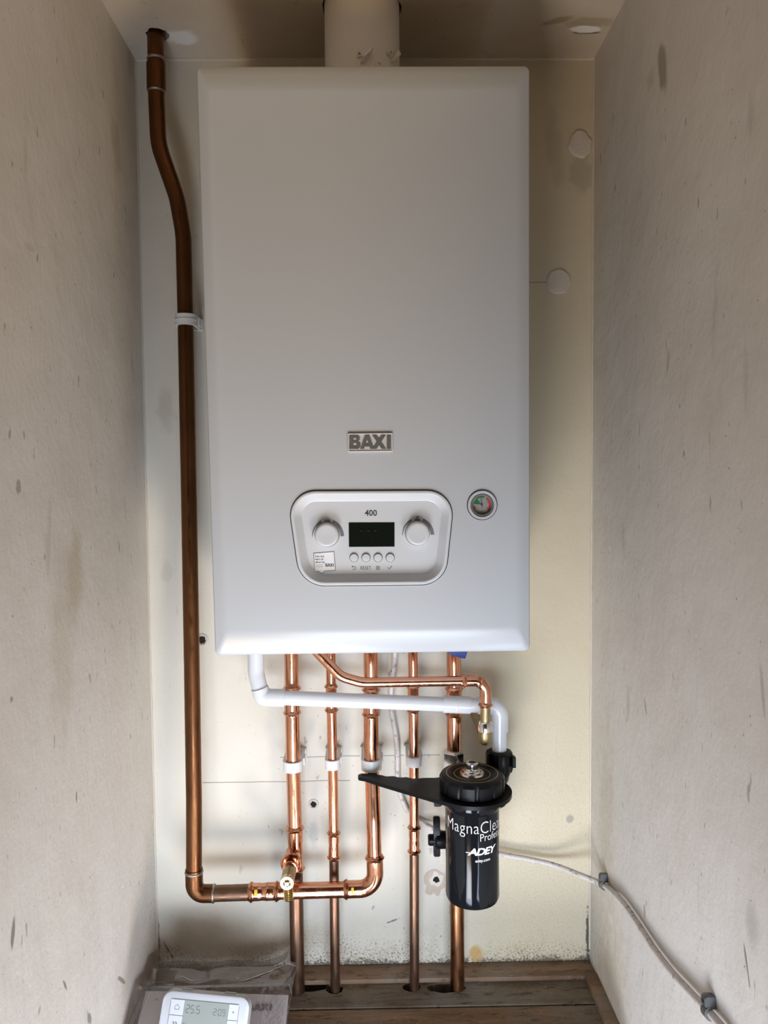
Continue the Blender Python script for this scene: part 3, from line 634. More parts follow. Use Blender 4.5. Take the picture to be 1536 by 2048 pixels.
def sector(bm, r0, r1, a0, a1, Y, th=0.00015, n=16):
    A = [math.radians(a0 + (a1 - a0) * i / n) for i in range(n + 1)]
    prism(bm, [V((GC.x + r1 * math.cos(a), Y, GC.z + r1 * math.sin(a))) for a in A] + [V((GC.x + r0 * math.cos(a), Y, GC.z + r0 * math.sin(a))) for a in A[::-1]], (0, -th, 0))
bm = nb(); sector(bm, 0.0008, 0.0102, 128, 172, GY); sector(bm, 0.0088, 0.0108, 70, 128, GY); obj('green_zone', bm, GREEN, dial)
bm = nb(); sector(bm, 0.0086, 0.0108, -42, 55, GY); sector(bm, 0.0086, 0.0108, 190, 212, GY); obj('red_zone', bm, RED, dial)
bm = nb()
for a in (20, -30, 195, 165, 85): q = V((GC.x + 0.0070 * math.cos(math.radians(a)), GY, GC.z + 0.0070 * math.sin(math.radians(a)))); lathe(bm, [(0.0005, 0), (0.0005, 0.00015)], q, (0, -1, 0), 8)
tb = text_bm('bar', ext=0.5)
for v in tb.verts: v.co = V((GC.x - 0.0017 + 0.0034 * v.co.x, GY - 0.0001 * (v.co.z + 0.5), GC.z - 0.0088 + 0.0020 * v.co.y))
merge(bm, tb); obj('dial_printing', bm, INK, dial)
bm = nb(); a = math.radians(98); d = V((math.cos(a), 0, math.sin(a))); n2 = V((-d.z, 0, d.x)); g0 = V((GC.x, GY - 0.0004, GC.z))
prism(bm, [g0 - d * 0.003 + n2 * 0.0005, g0 + d * 0.0090 + n2 * 0.00015, g0 + d * 0.0090 - n2 * 0.00015, g0 - d * 0.003 - n2 * 0.0005], (0, -0.0003, 0)); lathe(bm, [(0.0011, 0), (0.0011, 0.0006)], g0, (0, -1, 0), 16); obj('gauge_needle', bm, INK, dial)

# ------------------------------------------------------------------ flue
zt = max(c.y for c in corners)
flue = thing('flue_pipe', (FLX, FLY, zt), 'wide round white flue pipe rising from the boiler top into the ceiling', 'flue pipe')
bm = nb(); lathe(bm, [(FLR, 0.0), (FLR, H - zt + 0.13)], (FLX, FLY, zt), (0, 0, 1), 64); obj('flue_tube', bm, FLUEM, flue)
q0 = at(714, 108, FLY - FLR); q1 = at(795, 108, FLY - FLR)
bm = nb(); a0 = math.asin((at(714, 108, FLY - FLR).x - FLX) / FLR); a1 = 1.45
zc = at(750, 108, FLY - FLR).z
A = [a0 + (a1 - a0) * i / 20 for i in range(21)]
sec = [V((FLX + (FLR + 0.0022) * math.sin(a), FLY - (FLR + 0.0022) * math.cos(a), zt)) for a in A] + [V((FLX + (FLR + 0.0001) * math.sin(a), FLY - (FLR + 0.0001) * math.cos(a), zt)) for a in A[::-1]]
prism(bm, sec, (0, 0, zc - zt)); clampo = obj('flue_clamp', bm, FLUEM, flue)
YFF = FLY - FLR
for uu in (731, 785):
    a = math.asin(max(-1, min(1, (at(uu, 110, YFF).x - FLX) / FLR))); d = V((math.sin(a), -math.cos(a), 0)); tv = V((math.cos(a), math.sin(a), 0))
    yy = (V((FLX, FLY, 0)) + d * FLR).y; z0 = at(uu, 129, yy).z; hh = at(uu, 99, yy).z - z0; b0 = V((FLX, FLY, z0)) + d * FLR
    bm = nb()
    prism(bm, [b0 + d * 0.0015 - tv * 0.007, b0 + d * 0.008 - tv * 0.007, b0 + d * 0.012 + V((0, 0, hh * 0.25)) - tv * 0.005, b0 + d * 0.011 + V((0, 0, hh * 0.6)) + tv * 0.002, b0 + d * 0.006 + V((0, 0, hh)) + tv * 0.006, b0 + d * 0.003 + V((0, 0, hh * 0.97)) + tv * 0.0065, b0 + d * 0.001 + V((0, 0, hh * 0.5)) + tv * 0.001], tv * 0.0035)
    obj('clamp_lug', bm, FLUEM, clampo)
    bm = nb(); lathe(bm, [(0.0034, 0), (0.0034, 0.003), (0.0020, 0.0031), (0.0020, 0.001)], b0 + d * 0.0018 + V((0, 0, hh * 0.55)) - tv * 0.0085, d, 16); obj('lug_screw', bm, RIMM, clampo)
a = 0.42; d = V((math.sin(a), -math.cos(a), 0)); bm = nb(); lathe(bm, [(0.0046, 0), (0.0046, 0.0018), (0.0028, 0.0019), (0.0028, 0.0006)], V((FLX, FLY, at(753, 128, YFF).z)) + d * (FLR + 0.002), d, 20); obj('clamp_boss', bm, FLUEM, clampo)

# ------------------------------------------------------------------ old brown pipe on the left
R22 = 0.0110; R15 = 0.0075; RO = 0.0118
YP = -0.052; YG = -0.085
zb0 = bz0 + 0.0005
gas = thing('brown_pipe', at(388, 1743, YG), 'tarnished brown copper pipe running down the left of the boiler to an elbow', 'pipe')
top = V((PCX, PCY, H + 0.12)); 
path = [top, at(311.5, 100, -0.066), at(313, 200, -0.060), at(317, 290, -0.056), at(354, 396, -0.050), at(367, 470, -0.046), at(371, 640, -0.040), at(378, 1000, -0.050), at(384, 1350, -0.068), at(388, 1600, YG + 0.004), at(388, 1742, YG)]
bm = nb(); Q = fillet(path, [0.3, 0.2, 0.10, 0.12, 0.2, 0.5, 0.5, 0.5, 0.3], 10); sweep(bm, Q, RO, 28); obj('old_tube', bm, OLD, gas)
bm = fitting(pts((312, 127, -0.0655), (312.8, 181, -0.062)), RO, beads=False, body=0.0019); obj('socket', bm, OLD, gas)
for uv in ((312, 119, -0.066), (312.8, 183, -0.062)):
    c = at(*uv); bm = nb(); Q, S = resample([c - V((0, 0, 0.0022)), c + V((0, 0, 0.0022))], 0.0006); sweep(bm, Q, [RO + 0.0012 * math.exp(-((i / len(Q) - .5) * 4) ** 2) + 0.0003 for i in range(len(Q))], 28); obj('solder_joint', bm, SOLDER, gas)
el = [at(388, 1738, YG), at(389, 1787, YG), at(430, 1787, YG)]
bm = fitting(el, RO, 0.020, beads=False, body=0.0013); obj('elbow', bm, OLD, gas)
for a, b in ((at(388, 1741.5, YG), at(388, 1746.5, YG)), (at(425.5, 1787, YG), at(430, 1787, YG))):
    bm = nb(); Q, S = resample([a, b], 0.0006); sweep(bm, Q, [RO + 0.0014 + 0.0009 * math.sin(PI * i / (len(Q) - 1)) for i in range(len(Q))], 28); obj('solder_joint', bm, SOLDER, gas)
bm = tube(pts((428, 1787, YG), (499, 1784.5, YG)), RO); obj('stub_tube', bm, TARN, gas)

# ------------------------------------------------------------------ bright copper gas run
run = thing('copper_pipe', at(745, 1775, YG), 'bright copper run from the brown pipe along low and up as third pipe under boiler', 'pipe')
bm = fitting(pts((497.5, 1784.5, YG), (559, 1782.5, YG)), RO, mids=((0.45, -0.0006, 0.004), (0.6, 0.0006, 0.001))); obj('coupling', bm, COPPERF, run)
bm = tube(pts((556, 1782.5, YG), (692, 1779, YG)), RO); obj('horizontal_tube', bm, COPPER, run)
bm = fitting(pts((687.5, 1779, YG), (751, 1777, YG), (749, 1710, YG + 0.004)), R22 + 0.0008, 0.034); obj('elbow', bm, COPPERF, run)
bm = tube(pts((749, 1714, YG + 0.004), (747, 1640, -0.074), (744, 1545, -0.058), (742.5, 1500, YP), (742, 1425, YP)), R22, 0.15); obj('riser_tube', bm, COPPER, run)
bm = fitting(pts((742.5, 1518, YP), (742, 1433, YP)), R22, beads=False, body=0.0004); obj('sleeve', bm, COPPERF, run)
bm = fitting(pts((742, 1433.5, YP), (742, 1374.5, YP)), R22); obj('coupling', bm, COPPERF, run)
a = at(742, 1378, YP); bm = tube([a, V((a.x, a.y, zb0))], R22); obj('upper_tube', bm, COPPER, run)
def band(u0, u1, v, Y, R, a0, a1):
    bm = nb(); A0 = at(u0, v, Y); A1 = at(u1, v, Y); n = 8; rings = []
    for rr in (R, R + 0.0003): pass
    S = []
    for r_ in (R, R + 0.0004): S.append([(r_ * math.cos(a0 + (a1 - a0) * i / n), r_ * math.sin(a0 + (a1 - a0) * i / n)) for i in range(n + 1)])
    o = S[1] + S[0][::-1]
    prism(bm, [V((A0.x, A0.y - c, A0.z + s)) for c, s in o], (A1.x - A0.x, 0, 0)); return bm
obj('yellow_mark', band(511, 517, 1784, YG, RO + 0.0009, 0.1, 0.75), YELLOW, run)
obj('yellow_mark', band(703, 708, 1779, YG, RO + 0.0012, 0.0, 0.7), YELLOW, run)

# ------------------------------------------------------------------ vertical copper pipes
def riser(label, us, r, low, tee=False, tarn_from=None):
    """us: pixel columns at v = 1310, 1400, 1520, 1660, 1985"""
    q0 = at(us[4], 1985, YP)
    rt = thing('copper_pipe', V((q0.x, q0.y, FZ)), label, 'pipe', None)
    def U(v):
        K = (1310, 1400, 1520, 1660, 1985)
        for i in range(4):
            if v <= K[i + 1]: return us[i] + (us[i + 1] - us[i]) * (v - K[i]) / (K[i + 1] - K[i])
        return us[4]
    def p(v): return at(U(v), v, YP)
    t_ = p(1380); obj('upper_tube', tube([V((t_.x, t_.y, zb0)), t_], r), COPPER, rt)
    obj('coupling', fitting([p(1372), p(1430)] if r > 0.008 else [p(1368), p(1425)], r), COPPERF, rt)
    obj('middle_tube', tube([p(1422), p(1520), p(low[0] + 6)], r), COPPER, rt)
    b = p(1985); obj('lower_tube', tube([p(low[1] - 6), V((b.x, b.y, FZ - 0.10))], r), TARN, rt)
    return rt, p
r1, f1 = riser('leftmost of the upright copper pipes, branching into the brass drain valve', (582, 584, 586, 590, 596), R22, (1655, 1742))
bm = fitting([f1(1651), f1(1742)], R22, bead=0.0028, mids=((0.42, -0.0006, 0.006),)); tee = obj('tee_fitting', bm, COPPERF, r1)
c0 = at(584.6, 1715, -0.066)
# branch of the tee towards the front, rolled bead at its mouth
lens = [(0.0125, -0.012), (0.0125, 0.008), (0.0130, 0.014), (0.0158, 0.0165), (0.0163, 0.0185), (0.0155, 0.0205), (0.0136, 0.0215), (0.0122, 0.020), (0.0118, 0.016), (0.0090, 0.0155), (0.0088, 0.0305), (0.0112, 0.0320), (0.0116, 0.0335), (0.0110, 0.0350), (0.0096, 0.0355)]
bm = lathe(nb(), lens, c0, (0, -1, 0), 36); obj('branch', bm, COPPERF, r1)
dv0 = c0 + V((0, -0.0358, 0))
drain = thing('drain_valve', dv0 + V((0, -0.02, -0.03)), 'small brass drain valve with a ribbed nozzle in front of the low copper pipe', 'valve')
bm = lathe(nb(), [(0.0078, 0), (0.0078, 0.006), (0.0090, 0.007), (0.0098, 0.010), (0.0098, 0.030), (0.0100, 0.0305), (0.0100, 0.0375), (0.0094, 0.0385), (0.0055, 0.0385), (0.0050, 0.0350)], dv0, (0, -1, 0), 36); body = obj('valve_body', bm, BRASSD, drain)
bm = lathe(nb(), [(0.0102, 0.0315), (0.0102, 0.0378), (0.0096, 0.0390), (0.0056, 0.0390), (0.0052, 0.0360)], dv0, (0, -1, 0), 36, False); obj('end_collar', bm, BRASS, drain)
bm = nb(); s = 0.0032; sc = dv0 + V((0, -0.036, 0)); add_box(bm, sc + V((-s, -0.0055, -s)), sc + V((s, 0.001, s)), 0.0004, 1); obj('spindle', bm, BRASS, drain)
zb = at(573, 1800, dv0.y - 0.022).z; L = dv0.z - zb; prof = [(0.0060, 0.0)]
h = 0.004
while h < L - 0.002:
    if h < 0.010: prof.append((0.0062, h)); h += 0.004; continue
    prof += [(0.0056, h), (0.0072, h + 0.0006), (0.0058, h + 0.0028)]; h += 0.0031
prof += [(0.0056, L), (0.0035, L), (0.0035, L - 0.006)]
bm = lathe(nb(), prof, dv0 + V((0, -0.022, 0)), (0, 0, -1), 28); obj('hose_nozzle', bm, BRASS, drain)

r2, f2 = riser('second upright copper pipe from the left, thin, dark below its low joint', (661.5, 662.5, 665.5, 667.5, 670.5), R15, (1667, 1713))
obj('coupling', fitting([f2(1661), f2(1719)], R15, mids=((0.5, -0.0005, 0.004),)), COPPERF, r2)
r4, f4 = riser('thin upright copper pipe just left of the black filter canister', (825.5, 826.5, 828, 828.5, 828), R15, (1657, 1701))
obj('coupling', fitting([f4(1650), f4(1707)], R15, mids=((0.5, -0.0005, 0.004),)), COPPERF, r4)

# fifth pipe, behind the filter
q = at(915, 1985, YP)
r5 = thing('copper_pipe', V((q.x, q.y, FZ)), 'rightmost upright copper pipe, passing behind the black filter canister', 'pipe')
a = at(908, 1500, YP); obj('upper_tube', tube([V((at(908, 1380, YP).x, YP, zb0)), at(908, 1400, YP), a], R22), COPPER, r5)
obj('coupling', fitting([at(908, 1372, YP), at(908, 1432, YP)], R22), COPPERF, r5)
bm = nb(); c = at(906.5, 1522, YP); hx = [V((c.x + 0.0172 * math.cos(PI / 6 + k * PI / 3), c.y + 0.0172 * math.sin(PI / 6 + k * PI / 3), c.z)) for k in range(6)]
up_ = at(906.5, 1500, YP).z - c.z
def hexr(s, z): return [V((c.x + (p.x - c.x) * s, c.y + (p.y - c.y) * s, c.z + z)) for p in hx]
loft(bm, [hexr(0.9, -0.012), hexr(1, -0.009), hexr(1, up_ - 0.003), hexr(0.86, up_), hexr(0.72, up_ + 0.001)]); obj('compression_nut', bm, CHROME, r5, sharp=20)
b = at(914, 1800, YP); b2 = at(915, 1985, YP)
obj('lower_tube', tube([at(911, 1690, YP), b, V((b2.x, b2.y, FZ - 0.10))], R22), metal_mat('warm_brown_copper', (0.34, 0.16, 0.08), (0.25, 0.115, 0.055), 0.35), r5)
obj('middle_tube', tube([c, at(911, 1700, YP)], R22), TARN, r5)

# ------------------------------------------------------------------ blue isolating lever under the boiler
YB = -0.082
lev = thing('lever_valve', at(905, 1310, YB), 'blue plastic lever peeking out below the right of the boiler underside', 'valve')
bm = nb(); zt_ = zb0 - 0.004
a = at(895, 1300, YB); b = at(937, 1298, YB); c = at(930.5, 1317.5, YB); d = at(921, 1316, YB); e = at(899, 1309, YB)
prism(bm, [V((a.x, YB, zt_)), V((b.x, YB, zt_)), b, c, d, e, a], (0, 0.005, 0)); obj('lever', bm, BLUE, lev)
bm = nb(); cx = at(908, 1380, YP).x; lathe(bm, [(R22 + 0.0002, zt_ - 0.020), (0.0150, zt_ - 0.020), (0.0155, zt_ - 0.016), (0.0155, zt_), (R22 + 0.0002, zt_)], (cx, YP, 0), (0, 0, 1), 24, False); obj('valve_body', bm, BRASS, lev)
bm = nb(); lathe(bm, [(0.005, 0.0), (0.005, 0.020)], (cx, YP - 0.012, zt_ - 0.009), (0, -1, 0), 16); obj('valve_stem', bm, BRASS, lev)

# ------------------------------------------------------------------ overflow copper pipe
YO = -0.124
ovf = thing('overflow_pipe', at(930, 1363, YO), 'thin copper pipe bending out from under the boiler above the white waste pipe', 'pipe')
s0 = at(637, 1306, YO); d0 = (at(632, 1300, YO) - at(672, 1342, YO)).normalized(); s0 = s0 + d0 * ((zb0 - 0.008 - s0.z) / d0.z)
obj('bent_tube', tube([s0, at(681, 1353, YO), at(724, 1365.5, YO), at(926, 1362, YO)], R15, [0.035, 0.055], 24, 14), COPPER, ovf)
bm = fitting(pts((922, 1362, YO), (971.5, 1361, YO), (971, 1415, YO)), R15, 0.020, mids=((0.42, 0.0010, 0.0012),)); obj('elbow', bm, COPPERF, ovf)
obj('tail_tube', tube(pts((971, 1405, YO), (970.5, 1446, YO)), R15 - 0.0002), BRASSD, ovf)
c = at(970.5, 1460, YO)
bm = lathe(nb(), [(0.0078, 0.013), (0.0096, 0.011), (0.0105, 0.004), (0.0105, -0.001), (0.0098, -0.0015)], c, (0, 0, 1), 28); obj('compression_nut', bm, CHROME, ovf)
bm = nb(); Q = fillet([c + V((0, 0, 0.001)), c + V((0, 0.004, -0.018)), c + V((0, -YO - 0.024, -0.012)), V((c.x, -0.001, c.z - 0.010))], [0.012, 0.02], 8); Q, S = resample(Q, 0.002); sweep(bm, Q, [0.0102 if s < 0.016 else max(0.0072, 0.0102 - (s - 0.016) * 0.15) for s in S], 20); obj('brass_elbow', bm, BRASSD, ovf)

# ------------------------------------------------------------------ white condensate pipe
YC = -0.081
con = thing('waste_pipe', at(720, 1400, YC), 'white plastic waste pipe crossing in front of the upright copper pipes', 'pipe')
a = at(512, 1345, YC + 0.004); bm = tube([V((at(512, 1330, YC).x, YC + 0.004, zb0)), a, at(523, 1392, YC)], 0.0122, 0.03); obj('drop_tube', bm, PVC, con)
a = V((at(512, 1330, YC).x, YC + 0.004, zb0)); bm = lathe(nb(), [(0.0152, 0), (0.0152, -0.022), (0.0140, -0.0228), (0.0124, -0.0228)], a, (0, 0, 1), 32); obj('top_collar', bm, simple('grey_rubber', (0.10, 0.10, 0.11), 0.5), con)
Rp = 0.0109
bm = fitting(pts((519.5, 1376, YC), (525, 1394.5, YC), (570, 1396, YC)), 0.0132, 0.010, beads=False, body=0.0); obj('elbow', bm, PVC, con)
bm = tube(pts((560, 1395.5, YC), (890, 1408.5, YC)), Rp); obj('long_tube', bm, PVC, con)
bm = fitting(pts((886.5, 1408.2, YC), (940.5, 1410.5, YC)), Rp, beads=False, body=0.0020, mids=((0.5, 0.0004, 0.001),)); obj('coupling', bm, PVC, con)
bm = tube(pts((938, 1410.5, YC), (962, 1411, YC)), Rp); obj('short_tube', bm, PVC, con)
bm = fitting(pts((956, 1411, YC), (999.5, 1412, YC), (999, 1461.5, YC)), Rp, 0.0145, beads=False, body=0.0022); obj('elbow', bm, PVC, con)
bm = tube(pts((999, 1455, YC), (998.5, 1503, YC)), Rp); obj('tail_tube', bm, PVC, con)
cc = at(998.5, 1503, YC)
trap = thing('pipe_connector', cc + V((0, 0, -0.07)), 'black ribbed plastic connector on the end of the white waste pipe behind the filter', 'connector')
bm = nb(); seg = 48; prof = [(0.0150, 0.002), (0.0195, 0.0), (0.0205, -0.003), (0.0205, -0.026), (0.0195, -0.029)]
lathe(bm, [(Rp + 0.0003, 0.002)] + prof + [(Rp + 0.0003, -0.029)], cc, (0, 0, 1), seg, False)
for i, v in enumerate(bm.verts):
    if (i % seg) % 6 < 2:
        d = V((v.co.x - cc.x, v.co.y - cc.y, 0))
        if d.length > 0.018: v.co += d.normalized() * -0.0012
obj('ribbed_nut', bm, BLACK, trap)
bm = nb(); Q = fillet([cc + V((0, 0, -0.027)), cc + V((0, 0, -0.040)), cc + V((0, 0.032, -0.046)), cc + V((0, 0.034, -0.075))], [0.012, 0.014], 8); Q, S = resample(Q, 0.002); sweep(bm, Q, [0.0165 if s < 0.008 else 0.0150 for s in S], 28); obj('trap_body', bm, BLACK, trap)
bm = lathe(nb(), [(0.0150, 0.0), (0.0185, -0.001), (0.0185, -0.016), (0.0150, -0.018), (0.0150, -0.030), (0.010, -0.034)], cc + V((0, 0.034, -0.066)), (0, 0, 1), 32); obj('lower_collar', bm, BLACK, trap)
bm = tube([cc + V((0, 0.036, -0.088)), V((cc.x, -0.001, cc.z - 0.089))], 0.0095); obj('outlet_tube', bm, BLACK, trap)
bm = nb(); add_box(bm, cc + V((-0.0215, -0.021, -0.012)), cc + V((-0.0185, -0.010, 0.004)), 0.0008, 1); obj('grip_lug', bm, BLACK, trap)
bm = nb(); add_box(bm, cc + V((0.017, -0.016, -0.020)), cc + V((0.0225, -0.005, -0.004)), 0.0008, 1); obj('grip_lug', bm, BLACK, trap)

# ------------------------------------------------------------------ white pipe clips
def pipe_clip(u, v, Y, r, hgt, label, ridge=False):
    c = at(u, v, Y); t = 0.0042; w = r + t
    root = thing('pipe_clip', V((c.x, 0, c.z)), label, 'pipe clip', None)
    def U(half, front, n=12):
        o = [V((-half, 0))]
        for i in range(n + 1):
            a = PI - PI * i / n; o.append(V((half * math.cos(a), c.y - half * math.sin(a) * front)))
        o.append(V((half, 0))); return o
    out = [V((p.x, p.y if p.y == 0 else p.y)) for p in U(w, 1.0)]; inn = U(r + 0.0003, 1.0)
    out[0].y = out[-1].y = -0.0005; inn[0].y = inn[-1].y = -0.0005
    poly = [V((c.x + p.x, p.y, c.z - hgt / 2)) for p in out] + [V((c.x + p.x, p.y, c.z - hgt / 2)) for p in inn[::-1]]
    bm = prism(nb(), poly, (0, 0, hgt)); obj('strap', bm, CLIP, root)
    bm = nb(); add_box(bm, (c.x - w - 0.002, -0.0065, c.z - hgt / 2 - 0.001), (c.x + w + 0.002, -0.0004, c.z + hgt / 2 + 0.001), 0.001, 1); obj('base_plate', bm, CLIP, root)
    bm = nb(); add_box(bm, (c.x + w - 0.001, c.y * 0.75, c.z - hgt / 2 + 0.002), (c.x + w + 0.0022, c.y * 0.40, c.z + hgt / 2 - 0.002), 0.0008, 1); obj('latch', bm, CLIP, root)
    if ridge:
        bm = nb(); o2 = [V((c.x + p.x * (w + 0.0008) / w, c.y + (p.y - c.y) * (w + 0.0008) / w, c.z - 0.001)) for p in out[1:-1]]; i2 = [V((c.x + p.x, p.y, c.z - 0.001)) for p in out[1:-1]]
        prism(bm, o2 + i2[::-1], (0, 0, 0.002)); obj('ridge', bm, CLIP, root)
pipe_clip(585.5, 1530, YP, R22, 0.0155, 'white plastic clip holding the leftmost upright copper pipe')
pipe_clip(664.8, 1527, YP, R15, 0.0145, 'small white clip on the thin second upright copper pipe')
pipe_clip(742.8, 1527.5, YP - 0.002, R22 + 0.0008, 0.0165, 'white clip just above the left end of the black spanner')
pipe_clip(828, 1521.5, YP, R15, 0.0145, 'small white clip above the middle of the black spanner handle')
pipe_clip(371.5, 641, -0.040, RO, 0.0165, 'white clip high on the brown pipe beside the boiler', True)

# ------------------------------------------------------------------ magnetic filter
YM = -0.136
ft = at(944, 1545, YM); FX = ft.x
zl = ft.z                                        # top of lid
zs = at(944, 1584, YM).z                         # spanner level
zbm = at(944, 1797, YM).z                        # bottom
RB = 0.0390
fil = thing('magnetic_filter', V((FX, YM, zbm)), 'black canister water filter with white lettering and a chrome bleed valve', 'filter')
bm = lathe(nb(), [(0.020, 0.0), (0.032, 0.0008), (0.037, 0.004), (0.0392, 0.010), (RB - 0.0005, 0.06), (RB, zs - zbm - 0.020), (RB + 0.0018, zs - zbm - 0.018), (RB + 0.0036, zs - zbm - 0.010), (RB + 0.0036, zs - zbm - 0.0030), (RB + 0.0005, zs - zbm - 0.0025), (RB + 0.0005, zs - zbm + 0.006)], (FX, YM, zbm), (0, 0, 1), 72); obj('canister', bm, CAN, fil)
bm = nb(); seg = 120; RL = 0.0466
prof = [(0.044, zs + 0.0040), (RL, zs + 0.0050), (RL + 0.0004, zl - 0.006), (RL - 0.002, zl - 0.002), (RL - 0.006, zl), (0.028, zl - 0.0004), (0.0275, zl - 0.0015), (0.006, zl - 0.0012)]
lathe(bm, prof, (FX, YM, 0), (0, 0, 1), seg)
bm.verts.ensure_lookup_table()
for i, v in enumerate(bm.verts):
    ri, k = divmod(i, seg)
    if ri in (1, 2) and k % 10 < 2:
        d = V((v.co.x - FX, v.co.y - YM, 0)).normalized(); v.co -= d * 0.0016
lid = obj('lid', bm, BLACK, fil, sharp=30)
bm = nb()
for r_ in (0.0255, 0.0365): lathe(bm, [(r_, zl - (0.0013 if r_ < .027 else -0.0001)), (r_ + 0.0004, zl - (0.0013 if r_ < .027 else -0.0001) + 0.0002), (r_ + 0.0008, zl - (0.0013 if r_ < .027 else -0.0001))], (FX, YM, 0), (0, 0, 1), 72, False)
obj('gold_ring', bm, GOLD, lid)
bm = lathe(nb(), [(0.0180, zl - 0.0012), (0.0172, zl + 0.0012), (0.0125, zl + 0.0022), (0.0120, zl + 0.004), (0.0090, zl + 0.005), (0.0085, zl + 0.0065), (0.0086, zl + 0.008), (0.0088, zl + 0.014), (0.0078, zl + 0.0155), (0.0052, zl + 0.0155), (0.0050, zl + 0.012)], (FX, YM, 0), (0, 0, 1), 40); bv = obj('bleed_valve', bm, CHROME, fil)
bm = lathe(nb(), [(0.0046, zl + 0.012), (0.0046, zl + 0.0145), (0.0020, zl + 0.0150), (0.0020, zl + 0.0165)], (FX, YM, 0), (0, 0, 1), 20); obj('bleed_screw', bm, INK, bv)
# lettering wrapped round the canister
def wrap_text(bm, s, a0, arc, z0, hgt, **k):
    t_ = text_bm(s, **k); R_ = RB + 0.0002
    bmesh.ops.triangulate(t_, faces=t_.faces)
    n = max(8, int(arc / 0.0012))
    for i in range(1, n):
        g = list(t_.verts) + list(t_.edges) + list(t_.faces); bmesh.ops.bisect_plane(t_, geom=g, plane_co=(i / n, 0, 0), plane_no=(1, 0, 0))
    for v in t_.verts:
        a = a0 + v.co.x * arc / RB; v.co = V((FX + R_ * math.sin(a), YM - R_ * math.cos(a), z0 + v.co.y * hgt))
    merge(bm, t_)
def zf(v): return at(944, v, YM - RB).z
bm = nb()
wrap_text(bm, 'MagnaClean', -1.20, 0.1000, zf(1676), zf(1645) - zf(1676), bold=-0.012, space=1.04)
wrap_text(bm, 'Professional', 0.16, 0.0620, zf(1684), zf(1669) - zf(1684), bold=-0.006)
wrap_text(bm, 'ADEY', -0.30, 0.0460, zf(1711.5), zf(1697) - zf(1711.5), bold=0.035, shear=0.25, space=0.86)
wrap_text(bm, 'adey.com', -0.02, 0.0225, zf(1727), zf(1719) - zf(1727), bold=0.012)
tk = text_bm('-')
for v in tk.verts: a = -0.36 + v.co.x * 0.14; v.co = V((FX + (RB + .0002) * math.sin(a), YM - (RB + .0002) * math.cos(a), zf(1707) + v.co.y * 0.0012))
merge(bm, tk)
obj('lettering', bm, WHITEP, fil)
# inlet block, valve handles
bm = nb(); add_box(bm, (FX - 0.030, YM + 0.030, zbm + 0.060), (FX - 0.008, YM + 0.068, zs - 0.012), 0.003, 2); obj('inlet_block', bm, BLACK, fil)
hb = at(868, 1672, -0.085)
bm = lathe(nb(), [(0.0120, -0.004), (0.0130, 0.0), (0.0130, 0.013), (0.0105, 0.016), (0.0085, 0.016), (0.0085, 0.024), (0.0070, 0.026)], (hb.x + 0.017, hb.y, hb.z - 0.006), (-1, 0, 0), 28)
hd = obj('valve_body', bm, BLACK, fil)
bm = nb(); x0 = hb.x - 0.001
prism(bm, [V((x0, hb.y + 0.006, hb.z - 0.030)), V((x0, hb.y - 0.006, hb.z - 0.030)), V((x0, hb.y - 0.009, hb.z - 0.010)), V((x0, hb.y - 0.007, hb.z + 0.020)), V((x0, hb.y - 0.002, hb.z + 0.030)), V((x0, hb.y + 0.004, hb.z + 0.030)), V((x0, hb.y + 0.009, hb.z - 0.010))], (0.010, 0, 0))
bmesh.ops.bevel(bm, geom=bm.edges[:], offset=0.0012, segments=2, affect='EDGES'); obj('valve_handle', bm, BLACK, fil)
hb2 = at(876, 1596, -0.098); zt3 = zs - 0.0072; bm = nb(); prism(bm, [V((hb2.x - 0.006, hb2.y - 0.004, hb2.z - 0.012)), V((hb2.x + 0.004, hb2.y - 0.004, hb2.z - 0.012)), V((hb2.x + 0.012, hb2.y - 0.004, hb2.z - 0.002)), V((hb2.x + 0.012, hb2.y - 0.004, zt3)), V((hb2.x - 0.006, hb2.y - 0.004, zt3))], (0, 0.010, 0)); bmesh.ops.bevel(bm, geom=bm.edges[:], offset=0.0010, segments=2, affect='EDGES'); obj('valve_handle', bm, BLACK, fil)
bm = lathe(nb(), [(0.011, 0), (0.011, 0.030)], (hb2.x + 0.006, hb2.y + 0.001, zt3 - 0.0125), (1, 0, 0), 24); obj('valve_body', bm, BLACK, fil)

# spanner ring plate under the lid, handle to the left
sp = thing('spanner', V((FX, YM, zs)), 'flat black plastic spanner ringed under the filter lid, handle pointing left', 'spanner')
n = 64; ro = 0.0570; tipx = at(716, 1553, -0.070); ex = at(724, 1552, -0.072)
end = atz(727, 1552, zs + 0.0025)
dvec = V((end.x - FX, end.y - YM)); Lh = dvec.length; dh = dvec / Lh; ph = V((-dh.y, dh.x))
def S2(l, w): q_ = V((FX, YM)) + dh * l + ph * w; return V((q_.x, q_.y, zs - 0.0022))
